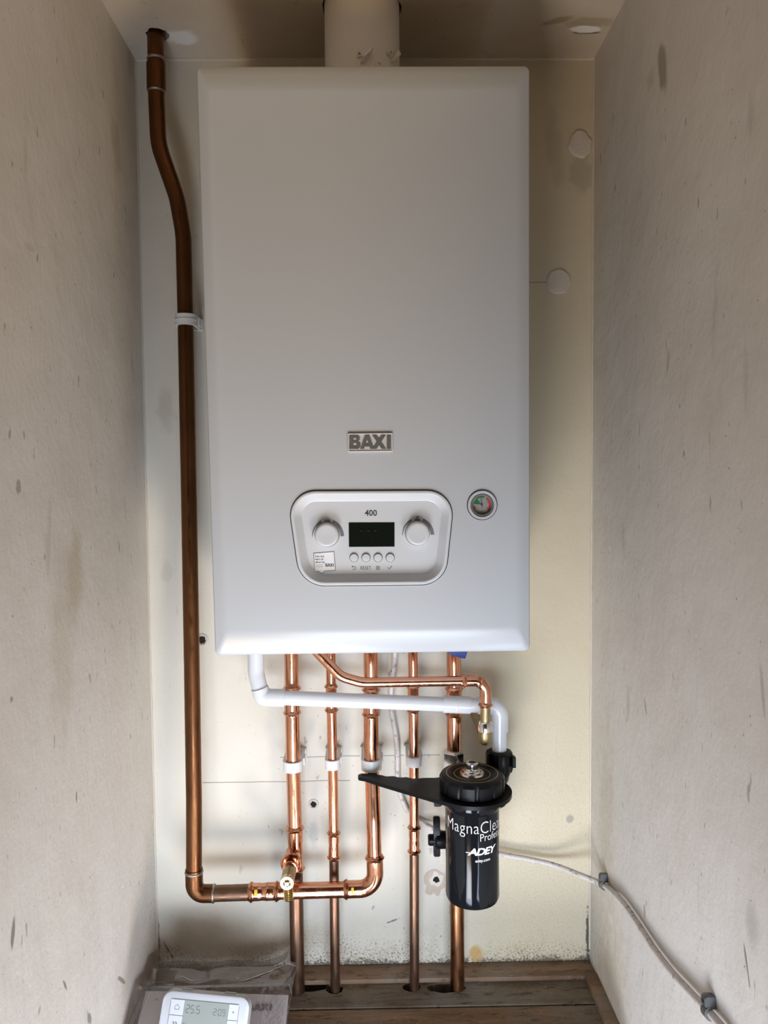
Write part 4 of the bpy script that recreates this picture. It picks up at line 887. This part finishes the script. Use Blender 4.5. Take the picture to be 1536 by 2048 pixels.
# outline in handle frame: l along the handle, w across (ph points to the front if negative y)
sgn = 1 if ph.y < 0 else -1
front = [(0.0125, 0.0556), (0.045, 0.0470), (0.075, 0.0378), (0.105, 0.0282), (0.135, 0.0187), (Lh - 0.006, 0.0085)]
tip = [(Lh + 0.0085 * math.cos(a), 0.0085 * math.sin(a)) for a in [math.radians(60 - 15 * k) for k in range(9)]]
back = [(Lh - 0.010, -0.0095), (0.142, -0.0100), (0.134, -0.0075), (0.124, -0.0120), (0.114, -0.0095), (0.104, -0.0145), (0.094, -0.0120), (0.086, -0.0155), (0.074, -0.0215), (0.062, -0.0255), (0.054, -0.0315)]
a0 = math.atan2(0.0335, 0.050); a1 = math.atan2(-0.0315, 0.054)
arc = []
A0 = math.atan2(-0.0315, 0.054); A1 = math.atan2(0.0556, 0.0125) - 2 * PI
for k in range(1, n):
    a = A0 + (A1 - A0) * k / n; arc.append((ro * math.cos(a), ro * math.sin(a)))
outl = [S2(l, w * sgn) for l, w in front + tip + back + arc]
bm = prism(nb(), outl, (0, 0, 0.0055))
cuts = [lathe(nb(), [(RB + 0.0040, -0.02), (RB + 0.0040, 0.02)], (FX, YM, zs), (0, 0, 1), 64)]
e2 = S2(Lh - 0.002, 0.0); cuts.append(lathe(nb(), [(0.0040, -0.02), (0.0040, 0.02)], e2, (0, 0, 1), 20))
bm = boolean(bm, cuts); obj('handle_plate', bm, BLACK, sp, sharp=30)
# raised collar of the ring (the flange seen under the plate)
bm = lathe(nb(), [(RB + 0.0042, zs - 0.0060), (RB + 0.0075, zs - 0.0060), (RB + 0.0085, zs - 0.0023), (RB + 0.0042, zs - 0.0023)], (FX, YM, 0), (0, 0, 1), 64, False); obj('ring_collar', bm, BLACK, sp)

# ------------------------------------------------------------------ white cable
RC = 0.0042
c1 = [at(797, 1306, -0.045), at(788, 1330, -0.030), at(784, 1360, -0.020), at(782, 1400, -0.012), at(785, 1430, -0.008), at(792, 1470, -0.006), at(795, 1510, -0.006), at(796, 1560, -0.006), at(803, 1595, -0.006), at(818, 1625, -0.007), at(845, 1646, -0.010), at(880, 1664, -0.016), at(940, 1690, -0.016), at(1000, 1708, -0.015), at(1060, 1719, -0.017), at(1110, 1731, -0.026), at(1160, 1750, -0.055)]
c1[0].z = zb0
XR = W2 - RC - 0.0022
c2 = [atx(u, v, XR) for u, v in ((1207, 1770), (1240, 1798), (1272, 1842), (1305, 1893), (1340, 1940), (1380, 1984), (1418, 2024), (1450, 2062), (1475, 2100))]
pc = c1 + c2
def catmull(P, n=8):
    out = []
    for i in range(len(P) - 1):
        a, b, c, d = P[max(i - 1, 0)], P[i], P[i + 1], P[min(i + 2, len(P) - 1)]
        for k in range(n):
            q_ = k / n; out.append(0.5 * ((2 * b) + (c - a) * q_ + (2 * a - 5 * b + 4 * c - d) * q_ ** 2 + (3 * b - a - 3 * c + d) * q_ ** 3))
    return out + [P[-1]]
cab = obj('cable', (lambda b: (sweep(b, catmull(pc), RC, 16), b)[1])(nb()), CABLE)
tag(cab, 'grimy white cable from under the boiler, past the filter and along the right wall', 'cable')
def cable_clip(i, label):
    p = c2[i]; tdir = (c2[min(i + 1, len(c2) - 1)] - c2[max(i - 1, 0)]); tdir.x = 0; tdir.normalize()
    upv = V((0, -tdir.z, tdir.y)) if tdir.y > 0 else V((0, tdir.z, -tdir.y))
    if upv.z < 0: upv = -upv
    xa = V((-1, 0, 0)); wdt = 0.011
    root = thing('cable_clip', V((W2, p.y, p.z)), label, 'cable clip', None)
    ra, rb = RC + 0.0004, RC + 0.0026
    def PP(r_, a): return p + xa * (r_ * math.cos(a)) + upv * (r_ * math.sin(a))
    # hook from under the cable round its front up to a block on the wall
    A = [math.radians(-95 + 185 * k / 14) for k in range(15)]
    o = [PP(rb, a) for a in A] ; inn = [PP(ra, a) for a in A[::-1]]
    o2 = [p + upv * rb + xa * -(XR * 0 + RC + 0.0020), p + upv * (ra) + xa * -(RC + 0.0020)]
    poly = o + o2 + inn
    bm = prism(nb(), [q_ - tdir * wdt / 2 for q_ in poly], tdir * wdt); obj('hook', bm, GREYCLIP, root)
    bm = nb(); q0_ = p + upv * (rb - 0.0005); w2 = 0.0065
    prism(bm, [q0_ + xa * 0.0055 - tdir * wdt / 2, q0_ - xa * (RC + 0.0020) - tdir * wdt / 2, q0_ - xa * (RC + 0.0020) + upv * 0.010 - tdir * wdt / 2, q0_ + xa * 0.0030 + upv * 0.0105 - tdir * wdt / 2, q0_ + xa * 0.0055 + upv * 0.008 - tdir * wdt / 2], tdir * wdt)
    bmesh.ops.bevel(bm, geom=bm.edges[:], offset=0.0006, segments=1, affect='EDGES'); obj('nail_block', bm, GREYCLIP, root)
    bm = lathe(nb(), [(0.0032, -0.001), (0.0032, 0.0012), (0.0022, 0.0018)], q0_ + xa * 0.0040 + upv * 0.005, xa, 16); obj('nail_head', bm, simple('dark_nail', (0.05, 0.05, 0.05), 0.4, 0.8), root)
cable_clip(0, 'grey plastic clip on the cable where it reaches the right wall')
cable_clip(6, 'grey plastic clip low on the right wall near the cable end')

# ------------------------------------------------------------------ thermostat, leaflet, bag
TW, TH, TD = 0.1190, 0.086, 0.018
EL = math.radians(25); ROLL = math.radians(5.5)
Tt = at(417, 1986, -0.195)
Mr = Matrix.Rotation(-EL, 4, 'X') @ Matrix.Rotation(ROLL, 4, 'Y')
ctr = Tt - (Mr @ V((0, 0, TH / 2)))
stat = thing('thermostat', ctr, 'white programmable room thermostat with a lit grey screen, on the clear bag', 'thermostat')
stat.rotation_euler = Mr.to_euler()
def rrect(w, h, r, y, n=8, dx=0, dz=0): return xz(round_poly([V((-w / 2 + dx, h / 2 + dz)), V((w / 2 + dx, h / 2 + dz)), V((w / 2 + dx, -h / 2 + dz)), V((-w / 2 + dx, -h / 2 + dz))], r, n), y)
bm = loft(nb(), [rrect(TW - 0.006, TH - 0.006, 0.010, -0.0015), rrect(TW - 0.001, TH - 0.001, 0.013, -0.0035), rrect(TW, TH, 0.013, -0.006), rrect(TW - 0.0005, TH - 0.0005, 0.013, -0.0075), rrect(TW - 0.004, TH - 0.004, 0.012, -0.0085)])
obj('front_cover', bm, STAT, stat, local=True)
bm = loft(nb(), [rrect(TW - 0.004, TH - 0.004, 0.013, TD - 0.008), rrect(TW + 0.003, TH + 0.003, 0.015, TD - 0.011), rrect(TW + 0.003, TH + 0.003, 0.015, 0.001), rrect(TW - 0.0005, TH - 0.0005, 0.013, -0.0042)])
shell = obj('rear_shell', bm, STATG, stat, local=True)
for x in (-0.030, 0.030):
    bm = nb(); add_box(bm, (x - 0.008, 0.0005, TH / 2 + 0.001), (x + 0.008, 0.006, TH / 2 + 0.0028), 0.0006, 1); obj('vent_slot', bm, STATG, shell, local=True)

FYL = -0.0085
px = TW / 175.0       # local metres per photograph pixel
def L2(u, v):         # photograph pixel on the face -> local x, z
    du, dv = u - 413, (v - 1986)
    c_, s_ = math.cos(0.105), math.sin(0.105)
    x = (du * c_ + dv * s_) * px; z = TH / 2 - (-du * s_ + dv * c_) * px * 1.0
    return x, z
SWD, SHT = 0.0600, 0.034
scx, scz = 0.0015, 0.0158
pw, phh = 0.0940, 0.038
bm = loft(nb(), [rrect(pw, phh, 0.004, FYL + 0.0002, 6, -0.001, scz), rrect(pw, phh, 0.004, FYL - 0.00025, 6, -0.001, scz)]); fr = obj('button_frame', bm, GREYINK, stat, local=True)
bm = nb(); add_box(bm, (scx - SWD / 2, FYL - 0.0006, scz - SHT / 2 - 0.0005), (scx + SWD / 2, FYL, scz + phh / 2 - 0.0006)); scr = obj('screen', bm, LCD, stat, local=True)
def lbox(bm, x0, x1, z0, z1, y0, y1): add_box(bm, (x0, min(y0, y1), z0), (x1, max(y0, y1), z1), 0.0003, 1)
lx0 = -pw / 2 - 0.001 + 0.0006; lx1 = scx - SWD / 2 - 0.0004; rx0 = scx + SWD / 2 + 0.0004; rx1 = pw / 2 - 0.001 - 0.0006
zt2, zm, zb2 = scz + phh / 2 - 0.0006, scz, scz - phh / 2 + 0.0006
icons = {}
for nm, x0, x1, z0, z1 in (('h', lx0, lx1, zm + 0.0003, zt2), ('f', lx0, lx1, zb2, zm - 0.0003), ('p', rx0, rx1, zm + 0.0003, zt2), ('m', rx0, rx1, zb2, zm - 0.0003)):
    bm = nb(); lbox(bm, x0, x1, z0, z1, FYL, FYL - 0.0009); b = obj('button', bm, STAT, stat, local=True); icons[nm] = (b, (x0 + x1) / 2, (z0 + z1) / 2)
def lstroke(bm, P, w, y, th=0.0001):
    n_ = len(P); L_ = []; R_ = []
    for i in range(n_):
        a = P[max(i - 1, 0)]; b = P[min(i + 1, n_ - 1)]; d = (V(b) - V(a)); d.normalize(); nn = V((-d.y, d.x)) * w / 2
        L_.append(V(P[i]) + nn); R_.append(V(P[i]) - nn)
    prism(bm, [V((p.x, y, p.y)) for p in L_ + R_[::-1]], (0, -th, 0))
IY = FYL - 0.0009
for nm, strokes in (('h', [[(-.003, -.0025), (-.003, .0005), (0, .0032), (.003, .0005), (.003, -.0025), (-.003, -.0025)]]), ('f', [[(-.003, .002), (-.0005, 0), (-.003, -.002)], [(.0005, .002), (.003, 0), (.0005, -.002)]]), ('p', [[(-.0014, 0), (.0014, 0)], [(0, -.0014), (0, .0014)]]), ('m', [[(-.002, 0), (.002, 0)]])):
    b, cx_, cz_ = icons[nm]; bm = nb()
    for s_ in strokes:
        for a_, b_ in zip(s_, s_[1:]): lstroke(bm, [(cx_ + a_[0], cz_ + a_[1]), (cx_ + b_[0], cz_ + b_[1])], 0.0007 if nm != 'f' else 0.0014, IY)
    obj('button_icon', bm, GREYINK, b, local=True)
bm = nb(); DYL = FYL - 0.0006
def lseg(bm, txt, x, z, w, h, t_, gap):
    S = {'a': ((0, 1), (1, 1)), 'b': ((1, 1), (1, .5)), 'c': ((1, .5), (1, 0)), 'd': ((0, 0), (1, 0)), 'e': ((0, .5), (0, 0)), 'f': ((0, 1), (0, .5)), 'g': ((0, .5), (1, .5))}
    for ch in txt:
        if ch in '.:':
            for zz in ((0.05,) if ch == '.' else (0.25, 0.75)): add_box(bm, (x - t_ * .1, DYL - 0.0001, z + h * zz - t_ / 2), (x + t_ * .9, DYL, z + h * zz + t_ / 2))
            x += gap * 0.9; continue
        for k in SEG7.get(ch, ''):
            (a, b), (c_, d) = S[k]; p0 = V((x + a * w, z + b * h)); p1 = V((x + c_ * w, z + d * h)); dd = (p1 - p0) * 0.08; lstroke(bm, [p0 + dd, p1 - dd], t_, DYL)
        x += w + gap
lseg(bm, '25.5', scx - SWD / 2 + 0.003, scz + 0.004, 0.0042, 0.0088, 0.0009, 0.0020)
lseg(bm, '2:09', scx + 0.0105, scz + 0.004, 0.0036, 0.0072, 0.0007, 0.0017)
lseg(bm, '08-10:2024', scx - 0.013, scz - 0.0135, 0.0023, 0.0050, 0.00045, 0.0011)
lseg(bm, '26.5', scx + 0.0205, scz - 0.0135, 0.0020, 0.0050, 0.00045, 0.0010)
for a_, b_ in (((-.0285, -.0135), (-.0262, -.0135)), ((-.0262, -.0135), (-.0260, -.0105)), ((-.0260, -.0105), (-.0275, -.0075)), ((-.0275, -.0075), (-.0290, -.0105)), ((-.0290, -.0105), (-.0285, -.0135))): lstroke(bm, [(scx + a_[0], scz + a_[1]), (scx + b_[0], scz + b_[1])], 0.0005, DYL)
obj('screen_digits', bm, simple('lcd_digits', (0.105, 0.125, 0.115), 0.3), scr, local=True)

# folded paper leaflet leaning inside the bag
lt0, lt1 = V((-0.345, -0.128, 0.0385)), at(577, 1990, -0.125)
la = at(292, 1983, -0.125); lb = at(577, 1990, -0.125)
dn = V((0, -0.095, lb.z * -1 + 0.002)); dn = V((0, -0.080, -(lb.z - 0.0015)))
la.x = max(la.x, -W2 + 0.016)
leaf = thing('leaflet', V((la + lb) / 2 + dn), 'folded white paper leaflet inside the clear bag behind the thermostat', 'leaflet')
nrm = (lb - la).cross(dn).normalized()
if nrm.y > 0: nrm = -nrm
bm = nb(); NU, NV = 24, 10; top_, bot_ = [], []
for i in range(NU + 1):
    for j in range(NV + 1):
        p = la.lerp(lb, i / NU) + dn * (j / NV) + nrm * (0.0012 * math.sin(i / NU * 5) * (1 - j / NV))
        top_.append(bm.verts.new(p + nrm * 0.001)); bot_.append(bm.verts.new(p - nrm * 0.0005))
def ix(i, j): return i * (NV + 1) + j
for i in range(NU):
    for j in range(NV):
        bm.faces.new([top_[ix(*q_)] for q_ in ((i, j), (i + 1, j), (i + 1, j + 1), (i, j + 1))]); bm.faces.new([bot_[ix(*q_)] for q_ in ((i, j), (i, j + 1), (i + 1, j + 1), (i + 1, j))])
edge = [(i, 0) for i in range(NU)] + [(NU, j) for j in range(NV)] + [(i, NV) for i in range(NU, 0, -1)] + [(0, j) for j in range(NV, 0, -1)]
for a_, b_ in zip(edge, edge[1:] + edge[:1]): bm.faces.new((top_[ix(*a_)], top_[ix(*b_)], bot_[ix(*b_)], bot_[ix(*a_)]))
sheet = obj('sheet', bm, PAPER, leaf)
def leaf_text(bm, s, u0, v0, u1, v1, **k):
    t_ = text_bm(s, **k)
    def onp(u, v):
        d = RR * (u - 768) - UU * (v - 1024) + FF * FPX; o_ = la + nrm * 0.0024
        return CAM + d * ((o_ - CAM).dot(nrm) / d.dot(nrm))
    A, Bv, Cv = onp(u0, v1), onp(u1, v1), onp(u0, v0)
    for v in t_.verts: v.co = A + (Bv - A) * v.co.x + (Cv - A) * v.co.y
    merge(bm, t_)
def onleaf(u, v):
    d = RR * (u - 768) - UU * (v - 1024) + FF * FPX; o_ = la + nrm * 0.0022
    return CAM + d * ((o_ - CAM).dot(nrm) / d.dot(nrm))
bm = nb(); LA = onleaf(492, 2022); LX = onleaf(543, 2021) - LA; LZ = onleaf(494, 2009) - LA
baxi(bm, lambda x, z: LA + LX * x + LZ * z, nrm * 0.0001); obj('leaflet_heading', bm, GREYINK, leaf)
bm = nb(); leaf_text(bm, 'uk', 309, 1996, 318, 2001); obj('leaflet_small_print', bm, GREYINK, leaf)

# clear polythene bag draped over floor, strip, leaflet
bag = thing('plastic_bag', (-0.235, -0.16, 0.0), 'crumpled clear plastic bag on the floor behind and under the thermostat', 'bag')
X0, X1, Y0, Y1 = -0.3515, -0.1185, -0.012, -0.235
def prof_z(y, x):
    K = [(-0.012, 0.020), (-0.035, 0.030), (-0.062, 0.041), (-0.085, 0.036), (-0.110, 0.042), (-0.126, 0.046), (-0.150, 0.033), (-0.178, 0.016), (-0.205, 0.0060), (-0.235, 0.0022), (-0.31, 0.0016)]
    for (a, za), (b, zb_) in zip(K, K[1:]):
        if b <= y <= a: return za + (zb_ - za) * (y - a) / (b - a)
    return K[0][1] if y > -0.012 else K[-1][1]
NX, NY = 110, 130; bm = nb(); G = []
def ridge(p, s): n_ = mnoise.noise(p * s); return 1 - abs(n_) * 2
LY0, LZ0, LY1, LZ1 = la.y, max(la.z, lb.z), la.y + dn.y, max(la.z, lb.z) + dn.z
for i in range(NX + 1):
    row = []
    for j in range(NY + 1):
        y = Y0 + (Y1 - Y0) * j / NY; q_ = i / NX
        x1 = (-0.137 if y > -0.066 else -0.137 + min(1, (-0.066 - y) / 0.012) * 0.0185)
        x1 += -0.010 * max(0, (-y - 0.10)) / 0.13 + 0.003 * mnoise.noise((y * 40, 3, 1)) * (1 if y < -0.08 else 0); x = X0 + (x1 - X0) * q_
        z = prof_z(y, x); p = V((x, y, 0.37))
        amp = min(1, max(0.05, (z - 0.004) / 0.018))
        cr = 0.0046 * (ridge(p, 13) - 0.6) + 0.0026 * (ridge(p + V((3, 1, 0)), 28) - 0.6) + 0.0007 * (ridge(p + V((7, 1, 0)), 60) - 0.6)
        z += cr * amp
        z += 0.016 * max(0, (q_ - 0.86) / 0.14) ** 2 * (1 if y > -0.11 else max(0.0, 1 - (-0.11 - y) / 0.05))
        z += 0.020 * max(0, (0.06 - q_) / 0.06) ** 1.5 * (1 if y > -0.2 else 0.4)
        if LY1 - 0.004 < y < LY0 + 0.008:      # lies on the leaflet
            k = min(1, max(0, (LY0 - y) / (LY0 - LY1))); z = max(z, LZ0 + (LZ1 - LZ0) * k + 0.0042)
        if y > -0.0415: z = max(z, 0.0035)
        row.append(bm.verts.new((x, y, max(-0.0035, z))))
    G.append(row)
for i in range(NX):
    for j in range(NY): bm.faces.new((G[i][j], G[i + 1][j], G[i + 1][j + 1], G[i][j + 1]))
film = obj('film', bm, CLEAR, bag, sharp=180)

# creases as thin tubes on the film, made glossier to add their glints
from mathutils.bvhtree import BVHTree
me_ = film.data; off = V(bag.location)
tree = BVHTree.FromPolygons([v.co + off for v in me_.vertices], [p.vertices[:] for p in me_.polygons])
FOLDGLINT = glassy('film_fold_glint', (0.85, 0.82, 0.82), 0.6, 0.08, 0.0, 0.55)
def fold_glint(uv, r):
    P = []
    for (a, b), (c_, d) in zip(uv, uv[1:]):
        for k in range(12):
            q_ = k / 12; u = a + (c_ - a) * q_; v = b + (d - b) * q_
            dr = (RR * (u - 768) - UU * (v - 1024) + FF * FPX).normalized(); h_, n_, i_, dist_ = tree.ray_cast(CAM, dr)
            if h_: P.append(h_ - dr * 0.0006)
    if len(P) < 4: return
    P = [P[0]] + [(P[i - 1] + P[i] * 2 + P[i + 1]) / 4 for i in range(1, len(P) - 1)] + [P[-1]]
    R_ = [r * (0.35 + 0.65 * math.sin(PI * min(1, max(0, i / (len(P) - 1))))) for i in range(len(P))]
    bm = nb(); sweep(bm, P, R_, 8); obj('fold_glint', bm, FOLDGLINT, bag)
fold_glint([(481, 1963), (502, 1957), (540, 1943), (571, 1929)], 0.0009)
fold_glint([(571, 1929), (582, 1928), (592, 1934)], 0.0007)
fold_glint([(592, 1960), (588, 1978), (583, 2000), (580, 2030)], 0.0007)
fold_glint([(573, 1950), (579, 1972), (584, 1990)], 0.0005)
fold_glint([(322, 1966), (336, 1970), (350, 1968)], 0.0006)
fold_glint([(350, 1958), (366, 1953), (384, 1962), (400, 1960)], 0.0005)
fold_glint([(470, 1950), (476, 1960), (482, 1952)], 0.0005)
fold_glint([(300, 1985), (290, 2012), (279, 2044)], 0.0006)
